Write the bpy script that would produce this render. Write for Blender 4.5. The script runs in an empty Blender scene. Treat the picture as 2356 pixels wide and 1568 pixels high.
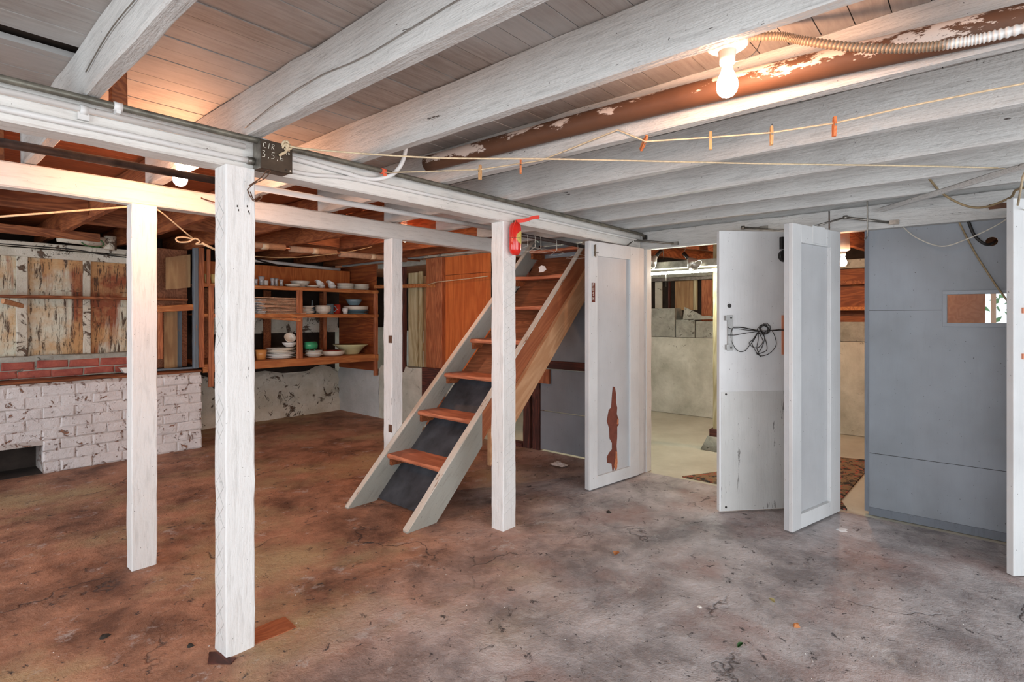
import bpy, bmesh, math, random
from mathutils import Vector, Matrix, Euler
random.seed(7)
SC = bpy.context.scene
COL = SC.collection
PI = math.pi

# ------------------------------------------------------------------ camera
cd = bpy.data.cameras.new('camera')
cam = bpy.data.objects.new('camera', cd)
COL.objects.link(cam)
cam.location = (0, 0, 1.3)
cam.rotation_euler = (PI/2, 0, math.radians(41.0-90.0))
cd.sensor_width = 36.0
cd.lens = 36.0*1250/2356
cd.shift_y = -(784-730)/2356
cd.clip_start = 0.02
SC.camera = cam
# ------------------------------------------------------------------ world, daylight, exposure
w = bpy.data.worlds.new('world'); SC.world = w
w.use_nodes = True
bg = w.node_tree.nodes['Background']
bg.inputs[0].default_value = (0.80, 0.90, 1.0, 1)
bg.inputs[1].default_value = 1.6
SC.view_settings.view_transform = 'Standard'
SC.view_settings.look = 'None'
SC.view_settings.gamma = 1
SC.view_settings.exposure = 0.32
SC.cycles.use_denoising = True
SC.cycles.max_bounces = 6
SC.cycles.diffuse_bounces = 3
SC.cycles.use_adaptive_sampling = True
SC.cycles.adaptive_threshold = 0.06
SC.cycles.sample_clamp_indirect = 6
SC.cycles.use_light_tree = True

def area(name, loc, rot, sx, sy, power, color):
    l = bpy.data.lights.new(name, 'AREA'); l.shape = 'RECTANGLE'; l.size = sx; l.size_y = sy
    l.energy = power; l.color = color
    o = bpy.data.objects.new(name, l); COL.objects.link(o); o.location = loc; o.rotation_euler = rot
    return o
# daylight through the open garage door (left) and the rear opening, both behind the camera
area('daylight_garage_opening', (-2.55, -0.4, 1.05), (PI/2, 0, -PI/2), 4.2, 1.8, 70, (0.90, 0.95, 1.0))
area('added_side_window_daylight', (-2.56, 4.7, 1.2), (PI/2, 0, -PI/2), 2.2, 1.3, 42, (0.90, 0.95, 1.0))  # unseen window light, added to lift the dark back of the basement
area('daylight_rear_opening', (0.8, -2.95, 1.1), (PI/2, 0, 0), 4.4, 1.7, 80, (0.95, 0.97, 1.0))

# ------------------------------------------------------------------ node helpers
class NT:
    def __init__(s, name):
        s.m = bpy.data.materials.new(name); s.m.use_nodes = True
        s.t = s.m.node_tree; s.p = s.t.nodes['Principled BSDF']
    def n(s, typ, **kw):
        x = s.t.nodes.new(typ)
        for k, v in kw.items(): setattr(x, k, v)
        return x
    def l(s, a, b): s.t.links.new(a, b)
    def co(s, sc=(1,1,1), rot=(0,0,0), rand=1.0):
        tc = s.n('ShaderNodeTexCoord'); mp = s.n('ShaderNodeMapping')
        mp.inputs['Scale'].default_value = sc; mp.inputs['Rotation'].default_value = rot
        if rand:
            oi = s.n('ShaderNodeObjectInfo'); ml = s.n('ShaderNodeMath', operation='MULTIPLY'); ml.inputs[1].default_value = 17.0*rand
            s.l(oi.outputs['Random'], ml.inputs[0])
            ad = s.n('ShaderNodeVectorMath', operation='ADD')
            s.l(tc.outputs['Object'], ad.inputs[0]); s.l(ml.outputs[0], ad.inputs[1]); s.l(ad.outputs[0], mp.inputs['Vector'])
        else: s.l(tc.outputs['Object'], mp.inputs['Vector'])
        return mp.outputs[0]
    def cog(s, axis):
        if axis != 's': return s.co(GR[axis])
        v = s.co(rot=(0, PI/4, 0)); mp = s.n('ShaderNodeMapping'); mp.inputs['Scale'].default_value = (0.12, 1, 1); s.l(v, mp.inputs['Vector']); return mp.outputs[0]
    def noise(s, v, sc, det=4, ro=0.55, dist=0.0):
        x = s.n('ShaderNodeTexNoise'); x.inputs['Scale'].default_value = sc; x.inputs['Detail'].default_value = det
        x.inputs['Roughness'].default_value = ro; x.inputs['Distortion'].default_value = dist
        s.l(v, x.inputs['Vector']); return x.outputs['Fac']
    def ramp(s, f, stops):
        r = s.n('ShaderNodeValToRGB'); e = r.color_ramp.elements
        while len(e) < len(stops): e.new(0.5)
        for i, (p, c) in enumerate(stops):
            e[i].position = p; e[i].color = (c, c, c, 1) if isinstance(c, (int, float)) else (*c, 1)
        s.l(f, r.inputs[0]); return r.outputs[0]
    def mix(s, f, a, b, bt='MIX'):
        x = s.n('ShaderNodeMix', data_type='RGBA', blend_type=bt)
        for i, v in ((0, f), (6, a), (7, b)):
            if isinstance(v, bpy.types.NodeSocket): s.l(v, x.inputs[i])
            elif i == 0: x.inputs[0].default_value = v
            else: x.inputs[i].default_value = (*v, 1)
        return x.outputs[2]
    def math(s, op, a, b=None):
        x = s.n('ShaderNodeMath', operation=op)
        for i, v in ((0, a), (1, b)):
            if v is None: continue
            if isinstance(v, bpy.types.NodeSocket): s.l(v, x.inputs[i])
            else: x.inputs[i].default_value = v
        return x.outputs[0]
    def bump(s, h, st=0.3, d=0.01, nrm=None):
        x = s.n('ShaderNodeBump'); x.inputs['Strength'].default_value = st; x.inputs['Distance'].default_value = d
        s.l(h, x.inputs['Height'])
        if nrm is not None: s.l(nrm, x.inputs['Normal'])
        s.l(x.outputs[0], s.p.inputs['Normal']); return x.outputs[0]
    def col(s, c):
        if isinstance(c, bpy.types.NodeSocket): s.l(c, s.p.inputs['Base Color'])
        else: s.p.inputs['Base Color'].default_value = (*c, 1)
    def set(s, rough=0.7, metal=0.0, spec=0.4):
        s.p.inputs['Roughness'].default_value = rough; s.p.inputs['Metallic'].default_value = metal
        s.p.inputs['Specular IOR Level'].default_value = spec

GR = {'s': (0.12, 1, 1), 'x': (0.12, 1, 1), 'y': (1, 0.12, 1), 'z': (1, 1, 0.12)}
def painted(name, base, dirt, chip, wear=0.62, axis='z', rough=0.55, grain=0.5, blotch=0.5, streak=0.28):
    m = NT(name); v = m.co(); vg = m.cog(axis)
    big = m.noise(v, 2.2, 3, 0.6)
    c = m.mix(m.ramp(big, [(0.38, 0.0), (0.75, blotch)]), base, dirt)
    gr = m.noise(vg, 55, 3, 0.65)
    c = m.mix(m.ramp(gr, [(0.30, streak), (0.48, 0.0)]), c, tuple(0.55*x for x in dirt))
    ch = m.noise(vg, 24, 5, 0.75, 0.4); ch2 = m.noise(v, 5, 3)
    f = m.math('ADD', m.math('MULTIPLY', ch, 0.72), m.math('MULTIPLY', ch2, 0.28))
    fm = m.ramp(f, [(wear, 0.0), (wear+0.012, 1.0)])
    c = m.mix(fm, c, chip)
    sk = m.noise(m.co((1, 1, 1), rot=(0.3, 0.2, 0.1)), 85, 2, 0.5); c = m.mix(m.ramp(sk, [(0.735, 0.0), (0.755, 0.8)]), c, tuple(0.6*x for x in chip)); m.col(c)
    sw = m.noise(v, 90, 3); h = m.math('ADD', m.math('MULTIPLY', gr, 1.0), m.math('MULTIPLY', sw, 0.4))
    h = m.math('SUBTRACT', h, m.math('MULTIPLY', fm, 0.8))
    m.bump(h, grain, 0.006); m.set(rough); return m.m
def wood(name, c1, c2, axis='x', rough=0.65, ring=7.0, stain=0.35, bump=0.25, dark=None):
    m = NT(name); v = m.cog(axis); v0 = m.co()
    n1 = m.noise(v, ring, 3, 0.5, 0.9)
    x = m.n('ShaderNodeMath', operation='SINE'); m.l(m.math('MULTIPLY', n1, 70), x.inputs[0])
    g = m.math('ADD', m.math('MULTIPLY', x.outputs[0], 0.22), m.math('MULTIPLY', m.noise(v, 60, 5, 0.7), 0.8))
    c = m.mix(m.ramp(g, [(0.22, 0.0), (0.75, 1.0)]), c2, c1)
    c = m.mix(m.ramp(m.noise(v0, 3.0, 5, 0.65), [(0.42, 0.0), (0.75, stain)]), c, dark or tuple(0.35*k for k in c2))
    m.col(c); m.bump(g, bump, 0.004); m.set(rough); return m.m
def plain(name, c, rough=0.5, metal=0.0, var=0.12, sc=14, bump=0.0, spec=0.4):
    m = NT(name); v = m.co()
    n = m.noise(v, sc, 5, 0.6)
    m.col(m.mix(m.ramp(n, [(0.3, 0.0), (0.7, 1.0)]), tuple(x*(1-var) for x in c), tuple(min(1, x*(1+var)) for x in c)))
    if bump: m.bump(m.noise(v, sc*5, 4), bump, 0.003)
    m.set(rough, metal, spec); return m.m
def emis(name, c, s):
    m = NT(name); m.p.inputs['Emission Color'].default_value = (*c, 1); m.p.inputs['Emission Strength'].default_value = s
    m.col(c); return m.m
def plaster(name, a, b, crack, rough=0.85, sc=3.0, peel=0.6, bump=0.6):
    m = NT(name); v = m.co(rand=0)
    n = m.noise(v, sc, 8, 0.68, 0.3)
    c = m.mix(m.ramp(n, [(0.32, 0.0), (0.66, 1.0)]), a, b)
    pe = m.noise(v, sc*2.4, 9, 0.75, 0.8)
    pm = m.ramp(pe, [(peel, 0.0), (peel+0.03, 1.0)])
    c = m.mix(pm, c, crack)
    fl = m.noise(v, 38, 5, 0.7); c = m.mix(m.ramp(fl, [(0.28, 0.35), (0.40, 0.0)]), c, crack)
    m.col(c)
    h = m.math('SUBTRACT', m.math('ADD', m.math('MULTIPLY', n, 1.2), m.math('MULTIPLY', fl, 0.35)), m.math('MULTIPLY', pm, 0.35))
    m.bump(h, bump, 0.02); m.set(rough); return m.m

WH = (0.74, 0.72, 0.68); WD = (0.52, 0.47, 0.42); CH = (0.13, 0.09, 0.06)
M = {}
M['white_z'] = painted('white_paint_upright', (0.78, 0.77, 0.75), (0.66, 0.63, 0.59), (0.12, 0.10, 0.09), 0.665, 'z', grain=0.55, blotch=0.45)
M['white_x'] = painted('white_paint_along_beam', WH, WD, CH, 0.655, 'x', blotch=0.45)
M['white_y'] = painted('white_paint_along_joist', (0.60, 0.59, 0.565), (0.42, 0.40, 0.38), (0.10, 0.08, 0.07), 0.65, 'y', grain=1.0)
M['door'] = painted('white_door_paint', (0.70, 0.71, 0.71), (0.50, 0.50, 0.50), (0.16, 0.15, 0.14), 0.69, 'z', rough=0.4, grain=0.12, blotch=0.55, streak=0.08)
M['door_panel'] = painted('greyer_door_panel', (0.54, 0.55, 0.56), (0.42, 0.42, 0.43), (0.16, 0.15, 0.14), 0.70, 'z', rough=0.4, grain=0.1, blotch=0.7, streak=0.06)  # recessed panels take a greyer tone than the frame boards
M['door_old'] = painted('scuffed_door_board', (0.62, 0.62, 0.60), (0.44, 0.44, 0.42), (0.18, 0.17, 0.16), 0.60, 'z', rough=0.45, grain=0.2, streak=0.1)
M['grey_panel'] = painted('blue_grey_panel_paint', (0.29, 0.32, 0.355), (0.20, 0.215, 0.23), (0.05, 0.04, 0.04), 0.71, 'z', rough=0.4, grain=0.10, blotch=0.8, streak=0.06)
M['grey_frame'] = painted('dark_grey_frame_paint', (0.17, 0.19, 0.22), (0.12, 0.13, 0.15), (0.03, 0.03, 0.03), 0.70, 'z', rough=0.4, grain=0.2)
M['slate'] = painted('slate_blue_frame_paint', (0.13, 0.16, 0.19), (0.09, 0.10, 0.11), (0.30, 0.15, 0.07), 0.62, 'z', rough=0.5, grain=0.3)
M['brown_y'] = wood('brown_joist_wood', (0.46, 0.15, 0.05), (0.25, 0.07, 0.025), 'y', stain=0.5)
M['brown_x'] = wood('brown_board_wood', (0.42, 0.15, 0.055), (0.20, 0.06, 0.022), 'x', stain=0.5)
M['dark_z'] = wood('dark_stud_wood', (0.16, 0.045, 0.03), (0.06, 0.02, 0.015), 'z')
M['dark_y'] = wood('dark_rail_wood', (0.16, 0.045, 0.03), (0.06, 0.02, 0.015), 'y')
M['orange_x'] = wood('orange_shelf_wood', (0.62, 0.25, 0.08), (0.40, 0.13, 0.04), 'x', stain=0.25)
M['orange_z'] = wood('orange_stud_wood', (0.55, 0.20, 0.08), (0.33, 0.10, 0.04), 'z', stain=0.4)
M['ply'] = wood('plywood_face', (0.66, 0.19, 0.045), (0.50, 0.12, 0.025), 'z', ring=3.0, stain=0.25)
M['ply_y'] = wood('plywood_side_face', (0.45, 0.12, 0.03), (0.26, 0.06, 0.018), 'y', ring=3.0, stain=0.4)
M['tan_z'] = wood('tan_plywood', (0.42, 0.26, 0.12), (0.30, 0.16, 0.07), 'z', ring=3, stain=0.3)
M['lath'] = wood('pale_lath_wood', (0.62, 0.56, 0.36), (0.42, 0.34, 0.18), 'z', ring=4, stain=0.3)
M['fir'] = wood('fir_stringer_wood', (0.46, 0.15, 0.06), (0.34, 0.10, 0.04), 's', ring=4, stain=0.2)
M['fir_light'] = wood('light_fir_wood', (0.66, 0.37, 0.20), (0.54, 0.27, 0.13), 's', ring=4, stain=0.15)
M['tread'] = wood('worn_red_tread_wood', (0.72, 0.28, 0.15), (0.50, 0.16, 0.08), 'y', ring=4, stain=0.25, rough=0.45)
M['stair_grey'] = painted('grey_stringer_paint', (0.36, 0.36, 0.32), (0.26, 0.24, 0.19), (0.09, 0.08, 0.07), 0.64, 's')
M['stair_edge'] = painted('worn_white_edge', (0.72, 0.66, 0.58), (0.52, 0.40, 0.28), (0.30, 0.16, 0.08), 0.60, 's')
M['black_board'] = plain('charcoal_backing_board', (0.055, 0.06, 0.07), 0.6, var=0.5, sc=6, bump=0.2)
M['brown_back'] = wood('brown_backing_board', (0.34, 0.13, 0.06), (0.2, 0.07, 0.03), 'y')
M['black_metal'] = plain('black_metal', (0.035, 0.032, 0.03), 0.4, 0.7, 0.3)
M['steel'] = plain('dull_steel', (0.28, 0.26, 0.23), 0.38, 0.85, 0.3, 30)
M['rust_pipe'] = plain('rusty_dark_pipe', (0.12, 0.055, 0.03), 0.6, 0.2, 0.5, 12, 0.4)
M['grey_pipe'] = plain('grey_green_gas_pipe', (0.16, 0.15, 0.12), 0.45, 0.4, 0.5, 18, 0.2)
M['pipe_dark'] = plain('black_iron_pipe', (0.07, 0.05, 0.045), 0.42, 0.5, 0.5, 14, 0.3)
M['copper'] = plain('copper_pipe', (0.80, 0.30, 0.14), 0.3, 0.9, 0.1)
M['lagging'] = plain('brown_pipe_lagging', (0.40, 0.24, 0.15), 0.85, 0, 0.2, 30, 0.4)
M['tape'] = plain('pale_tape', (0.58, 0.46, 0.32), 0.4)
M['conduit'] = painted('painted_conduit', (0.74, 0.73, 0.71), (0.58, 0.56, 0.53), (0.2, 0.18, 0.15), 0.70, 'x', rough=0.4, grain=0.1)
M['hose'] = None
M['box_cover'] = plain('dark_bronze_cover', (0.055, 0.042, 0.03), 0.45, 0.5, 0.4, 10, 0.15)
M['rope'] = plain('cotton_rope', (0.62, 0.50, 0.33), 0.9, 0, 0.2, 60, 0.4)
M['cable'] = plain('brown_cable', (0.30, 0.22, 0.12), 0.6, 0, 0.3, 40)
M['white_cable'] = plain('off_white_cable', (0.55, 0.52, 0.45), 0.6, 0, 0.2, 40)
M['black_cable'] = plain('black_cable', (0.02, 0.018, 0.016), 0.5)
M['pin'] = wood('clothespin_wood', (0.68, 0.44, 0.22), (0.50, 0.28, 0.12), 'z', ring=20)
M['pin_red'] = wood('orange_clothespin_wood', (0.70, 0.26, 0.10), (0.52, 0.15, 0.05), 'z', ring=20)
M['red'] = plain('glossy_red_plastic', (0.62, 0.02, 0.012), 0.18, 0, 0.05, spec=0.6)
M['yellow'] = plain('mustard_label', (0.55, 0.42, 0.10), 0.45, 0, 0.25, 90)
M['ribbon'] = plain('red_ribbon', (0.75, 0.05, 0.03), 0.55)
M['orange_tie'] = plain('orange_tape', (0.85, 0.16, 0.08), 0.5)
M['ceramic'] = plain('cream_glazed_ceramic', (0.74, 0.68, 0.58), 0.2, 0, 0.03, spec=0.5)
M['ceramic_w'] = plain('white_glazed_ceramic', (0.78, 0.76, 0.72), 0.18, 0, 0.03, spec=0.5)
M['ceramic_y'] = plain('yellow_glazed_cup', (0.74, 0.55, 0.22), 0.25, 0, 0.05)
M['ceramic_b'] = plain('slate_blue_ceramic', (0.16, 0.24, 0.28), 0.2, 0, 0.08, spec=0.5)
M['ceramic_g'] = plain('green_glazed_ceramic', (0.06, 0.42, 0.20), 0.12, 0, 0.1, spec=0.6)
M['ceramic_o'] = plain('orange_glazed_ceramic', (0.62, 0.27, 0.08), 0.25, 0, 0.06)
M['ceramic_r'] = plain('red_glazed_ceramic', (0.50, 0.05, 0.03), 0.15, 0, 0.1, spec=0.6)
M['ceramic_lime'] = plain('pale_green_ceramic', (0.62, 0.62, 0.36), 0.2, 0, 0.04, spec=0.5)
M['paper'] = plain('brown_newsprint', (0.62, 0.38, 0.24), 0.9, 0, 0.2, 50)
M['paper_b'] = plain('pinkish_newsprint', (0.70, 0.40, 0.25), 0.9, 0, 0.15, 50)
M['paper_c'] = plain('darker_newsprint', (0.46, 0.28, 0.18), 0.9, 0, 0.2, 50)
M['paper_grey'] = plain('grey_newsprint', (0.42, 0.40, 0.38), 0.9, 0, 0.35, 50)
M['tissue'] = plain('white_tissue', (0.82, 0.82, 0.82), 0.9)
M['socket'] = plain('white_porcelain', (0.80, 0.76, 0.70), 0.25)
M['rubber_black'] = plain('black_rubber', (0.02, 0.02, 0.02), 0.6)
M['sign'] = plain('dark_red_push_plate', (0.11, 0.015, 0.012), 0.35)
M['sign_text'] = plain('cream_lettering', (0.80, 0.76, 0.68), 0.5, 0, 0.02)
M['chalk'] = plain('chalk_lettering', (0.80, 0.77, 0.66), 0.8, 0, 0.05)
M['rust_patch'] = plain('rusty_bare_board', (0.16, 0.045, 0.028), 0.75, 0, 0.25, 20, 0.2)
M['rust_edge'] = plain('torn_paint_edge', (0.50, 0.18, 0.08), 0.8, 0, 0.3, 60)
M['orange_paint'] = plain('orange_painted_board', (0.62, 0.24, 0.14), 0.6, 0, 0.1)
M['latch_grey'] = plain('grey_cast_metal', (0.36, 0.36, 0.35), 0.5, 0.4, 0.2, 25, 0.2)
M['foundation'] = plaster('old_whitewashed_foundation', (0.52, 0.46, 0.35), (0.72, 0.67, 0.57), (0.14, 0.09, 0.06), peel=0.565, bump=0.9)
M['foundation_pale'] = plaster('pale_whitewashed_foundation', (0.50, 0.52, 0.50), (0.64, 0.65, 0.64), (0.22, 0.19, 0.15), peel=0.66)
M['concrete2'] = plaster('pale_yellow_concrete_wall', (0.40, 0.395, 0.32), (0.70, 0.69, 0.60), (0.30, 0.28, 0.21), sc=2.4, peel=0.62, bump=0.6)
M['blockgrey'] = plaster('grey_concrete_block', (0.24, 0.24, 0.20), (0.48, 0.47, 0.41), (0.15, 0.14, 0.11), sc=5, peel=0.60, bump=0.7)
M['dark_void'] = plain('near_black_boards', (0.03, 0.018, 0.012), 0.9, 0, 0.5, 6)  # one near-black tone, shared by cover slab and upper boarding
M['soot'] = plain('sooty_firebox', (0.035, 0.025, 0.02), 0.9, 0, 0.4, 8, 0.3)
M['redbrick'] = plaster('red_brick', (0.26, 0.055, 0.045), (0.52, 0.15, 0.10), (0.20, 0.14, 0.12), sc=5, peel=0.62)
M['whitebrick'] = plaster('white_painted_brick', (0.66, 0.62, 0.61), (0.80, 0.77, 0.76), (0.34, 0.17, 0.11), sc=6, peel=0.585, bump=1.0)
M['mortar'] = plaster('brick_mortar', (0.44, 0.39, 0.36), (0.60, 0.55, 0.52), (0.22, 0.12, 0.09), sc=6, peel=0.53)
M['leaf_green'] = plain('green_leaf', (0.04, 0.12, 0.03), 0.4)
M['leaf_brown'] = plain('dry_orange_leaf', (0.50, 0.20, 0.07), 0.7)
M['leaf_tan'] = plain('dry_tan_leaf', (0.45, 0.42, 0.22), 0.6)
M['dark_bit'] = plain('dark_debris', (0.03, 0.025, 0.02), 0.9)
M['aluminium'] = plain('spun_aluminium', (0.55, 0.54, 0.50), 0.3, 0.7, 0.1)
M['bulb'] = emis('lit_bulb_glass', (1.0, 0.54, 0.32), 190)
M['bulb_left'] = emis('lit_bulb_glass_left', (1.0, 0.46, 0.24), 340)
M['bulb_far'] = emis('lit_bulb_glass_far', (1.0, 0.54, 0.30), 620)
M['tube'] = emis('lit_fluorescent_tube', (0.97, 1.0, 0.86), 120)
M['shrub'] = plain('shrub_leaves', (0.10, 0.20, 0.07), 0.7, 0, 0.5, 20)
M['asphalt'] = plain('pale_driveway', (0.55, 0.55, 0.53), 0.9)

def rustwall():      # peeling white paint over rusty boards
    m = NT('peeling_white_over_rust'); v = m.co(rand=0); vz = m.co((1, 1, 0.14), rand=0)
    st = m.noise(vz, 2.6, 6, 0.6, 0.5); gr = m.noise(vz, 34, 8, 0.8, 0.3)
    rust = m.mix(m.noise(v, 9, 5), (0.40, 0.12, 0.05), (0.20, 0.055, 0.03))
    c = m.mix(m.ramp(st, [(0.50, 0.0), (0.56, 1.0)]), (0.66, 0.63, 0.50), rust)
    c = m.mix(m.ramp(m.noise(v, 3.1, 6, 0.65), [(0.44, 0.0), (0.60, 0.85)]), c, (0.58, 0.34, 0.15))
    gm = m.ramp(gr, [(0.40, 1.0), (0.47, 0.0)]); c = m.mix(gm, c, (0.10, 0.06, 0.04))
    m.col(c); m.bump(m.math('SUBTRACT', m.noise(v, 30, 5), m.math('MULTIPLY', gm, 1.0)), 0.6, 0.01); m.set(0.8)
    return m.m
M['rustwall'] = rustwall()
def glassmat(name, c=(1, 1, 1), rough=0.0, tr=1.0):
    m = NT(name); m.p.inputs['Transmission Weight'].default_value = tr; m.p.inputs['IOR'].default_value = 1.45
    m.col(c); m.p.inputs['Roughness'].default_value = rough; return m.m
M['glass'] = glassmat('clear_drinking_glass', (0.95, 0.95, 0.95), 0.12, 0.75)
M['pane'] = glassmat('window_glass', (0.9, 0.9, 0.9)); M['pane'].node_tree.nodes['Principled BSDF'].inputs['IOR'].default_value = 1.12
M['blue_glass'] = glassmat('pale_blue_glass', (0.70, 0.80, 0.90))
def hosemat():
    m = NT('flexible_metal_hose'); v = m.co(rand=0)
    # white paint on the end towards +x/-y, bare brown metal elsewhere
    sx = m.n('ShaderNodeSeparateXYZ'); m.l(v, sx.inputs[0])
    f = m.math('ADD', m.math('MULTIPLY', sx.outputs[1], -1.0), m.math('MULTIPLY', m.noise(v, 25, 4), 0.16))
    f = m.ramp(m.math('ADD', f, -0.02), [(0.06, 0.0), (0.10, 1.0)])
    m.col(m.mix(f, (0.26, 0.19, 0.13), (0.70, 0.68, 0.65))); m.set(0.45, 0.15); return m.m
M['hose'] = hosemat()
def wastemat():
    m = NT('rusty_waste_pipe_with_paint'); v = m.co(rand=0)
    n = m.noise(v, 6, 6, 0.6); c = m.mix(n, (0.07, 0.032, 0.018), (0.17, 0.075, 0.038))
    p = m.noise(m.co((1, 0.35, 1), rand=0), 9, 8, 0.75)
    ge = m.n('ShaderNodeNewGeometry'); sx = m.n('ShaderNodeSeparateXYZ'); m.l(ge.outputs['Normal'], sx.inputs[0])
    up = m.math('MULTIPLY', m.math('SUBTRACT', m.math('MULTIPLY', sx.outputs[2], 1.0), sx.outputs[0]), 0.10)
    pm = m.ramp(m.math('ADD', p, up), [(0.635, 0.0), (0.65, 1.0)])
    m.col(m.mix(pm, c, (0.66, 0.55, 0.48))); m.bump(m.math('ADD', n, pm), 0.3, 0.006); m.set(0.6); return m.m
M['waste'] = wastemat()
def floormat():
    m = NT('stained_warm_lit_concrete_floor'); v = m.co(rand=0)
    a = m.noise(v, 0.85, 4, 0.62, 0.15); b = m.noise(v, 2.3, 6, 0.70, 0.2); c3 = m.noise(v, 9, 6, 0.75, 0.25); d = m.noise(v, 46, 4, 0.8)
    grey = m.mix(m.ramp(b, [(0.38, 0.0), (0.62, 1.0)]), (0.27, 0.25, 0.25), (0.60, 0.565, 0.565))
    grey = m.mix(m.ramp(m.noise(v, 1.5, 6, 0.6), [(0.50, 0.0), (0.66, 0.75)]), grey, (0.36, 0.23, 0.20))
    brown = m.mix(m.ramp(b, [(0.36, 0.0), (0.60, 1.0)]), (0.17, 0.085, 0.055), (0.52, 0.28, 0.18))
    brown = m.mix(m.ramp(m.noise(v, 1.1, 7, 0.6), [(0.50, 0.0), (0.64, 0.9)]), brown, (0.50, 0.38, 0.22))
    # bulb's warm light painted as brown towards the left bay, mixed with rusty stain
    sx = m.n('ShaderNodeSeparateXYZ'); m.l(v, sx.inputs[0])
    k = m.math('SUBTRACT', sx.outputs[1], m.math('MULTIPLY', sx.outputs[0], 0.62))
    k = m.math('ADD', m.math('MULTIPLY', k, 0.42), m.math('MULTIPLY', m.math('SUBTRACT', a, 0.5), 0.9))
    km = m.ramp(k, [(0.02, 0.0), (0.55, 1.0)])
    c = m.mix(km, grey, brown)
    pt = m.noise(v, 15, 7, 0.8, 0.5); pm = m.ramp(pt, [(0.365, 0.9), (0.395, 0.0)]); c = m.mix(pm, c, (0.07, 0.06, 0.06))
    wm = m.ramp(m.noise(v, 5, 6, 0.78), [(0.58, 0.0), (0.66, 0.55)]); c = m.mix(wm, c, (0.60, 0.57, 0.55))
    sp = m.ramp(d, [(0.27, 0.9), (0.33, 0.0)]); c = m.mix(sp, c, (0.05, 0.045, 0.045))
    vo = m.n('ShaderNodeTexVoronoi', feature='DISTANCE_TO_EDGE'); vo.inputs['Scale'].default_value = 0.8
    wv = m.n('ShaderNodeVectorMath', operation='ADD'); nz = m.n('ShaderNodeTexNoise'); nz.inputs['Scale'].default_value = 3.5; nz.inputs['Detail'].default_value = 6
    sc = m.n('ShaderNodeVectorMath', operation='SCALE'); sc.inputs['Scale'].default_value = 0.5
    m.l(v, nz.inputs['Vector']); m.l(nz.outputs['Color'], sc.inputs[0]); m.l(v, wv.inputs[0]); m.l(sc.outputs[0], wv.inputs[1]); m.l(wv.outputs[0], vo.inputs['Vector'])
    cr = m.ramp(vo.outputs['Distance'], [(0.0, 0.8), (0.006, 0.0)]); crm = m.math('MULTIPLY', cr, m.ramp(m.noise(v, 1.7, 3), [(0.50, 0.0), (0.58, 1.0)]))
    c = m.mix(crm, c, (0.05, 0.04, 0.04)); m.col(c)
    h = m.math('ADD', m.math('MULTIPLY', b, 1.4), m.math('ADD', m.math('MULTIPLY', c3, 0.7), m.math('MULTIPLY', d, 0.22)))
    h = m.math('SUBTRACT', h, m.math('MULTIPLY', m.math('ADD', crm, pm), 0.4))
    m.bump(h, 0.8, 0.025); m.set(0.66, 0, 0.3); return m.m
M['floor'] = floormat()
def floor2():
    m = NT('pale_painted_concrete_floor'); v = m.co(rand=0)
    c = m.mix(m.ramp(m.noise(v, 2.2, 7, 0.65), [(0.35, 0.0), (0.7, 1.0)]), (0.52, 0.50, 0.40), (0.68, 0.66, 0.55))
    c = m.mix(m.ramp(m.noise(v, 30, 6, 0.75), [(0.27, 0.7), (0.33, 0.0)]), c, (0.15, 0.13, 0.1))
    m.col(c); m.bump(m.noise(v, 12, 6), 0.2, 0.01); m.set(0.55); return m.m
M['floor2'] = floor2()
def boards(name, lo, hi, wash):
    m = NT(name); v = m.co(rand=0); vx = m.co((0.10, 1, 1), rand=0)
    sx = m.n('ShaderNodeSeparateXYZ'); m.l(v, sx.inputs[0])
    idx = m.math('FLOOR', m.math('DIVIDE', m.math('ADD', sx.outputs[1], 3.0), 0.0915))
    wn = m.n('ShaderNodeTexWhiteNoise', noise_dimensions='1D'); m.l(idx, wn.inputs['W'])
    g = m.noise(vx, 60, 6, 0.7, 0.4)
    c = m.mix(m.ramp(g, [(0.3, 0.0), (0.65, 1.0)]), lo, hi)
    c = m.mix(m.math('MULTIPLY', wn.outputs['Value'], 0.45), c, tuple(0.62*x for x in hi))
    c = m.mix(m.ramp(m.noise(v, 1.6, 5, 0.6), [(0.40, wash), (0.62, 0.0)]), c, (0.50, 0.50, 0.49))
    m.col(c); m.bump(g, 0.4, 0.004); m.set(0.7); return m.m
M['ceil_white'] = boards('whitewashed_ceiling_boards', (0.23, 0.185, 0.155), (0.40, 0.345, 0.31), 0.6)
M['ceil_brown'] = boards('bare_brown_ceiling_boards', (0.22, 0.055, 0.02), (0.50, 0.15, 0.05), 0.0)
def rugmat():
    m = NT('dark_floral_rug'); v = m.co(rand=0)
    n = m.noise(v, 9, 4, 0.6, 1.2); n2 = m.noise(v, 26, 3, 0.5, 0.8)
    c = m.mix(m.ramp(n, [(0.44, 0.0), (0.50, 1.0)]), (0.035, 0.03, 0.025), (0.26, 0.17, 0.09))
    c = m.mix(m.ramp(n2, [(0.56, 0.0), (0.62, 1.0)]), c, (0.40, 0.10, 0.06))
    c = m.mix(m.ramp(n2, [(0.30, 1.0), (0.38, 0.0)]), c, (0.03, 0.03, 0.03))
    m.col(c); m.set(0.95); return m.m
M['rug'] = rugmat()

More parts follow.
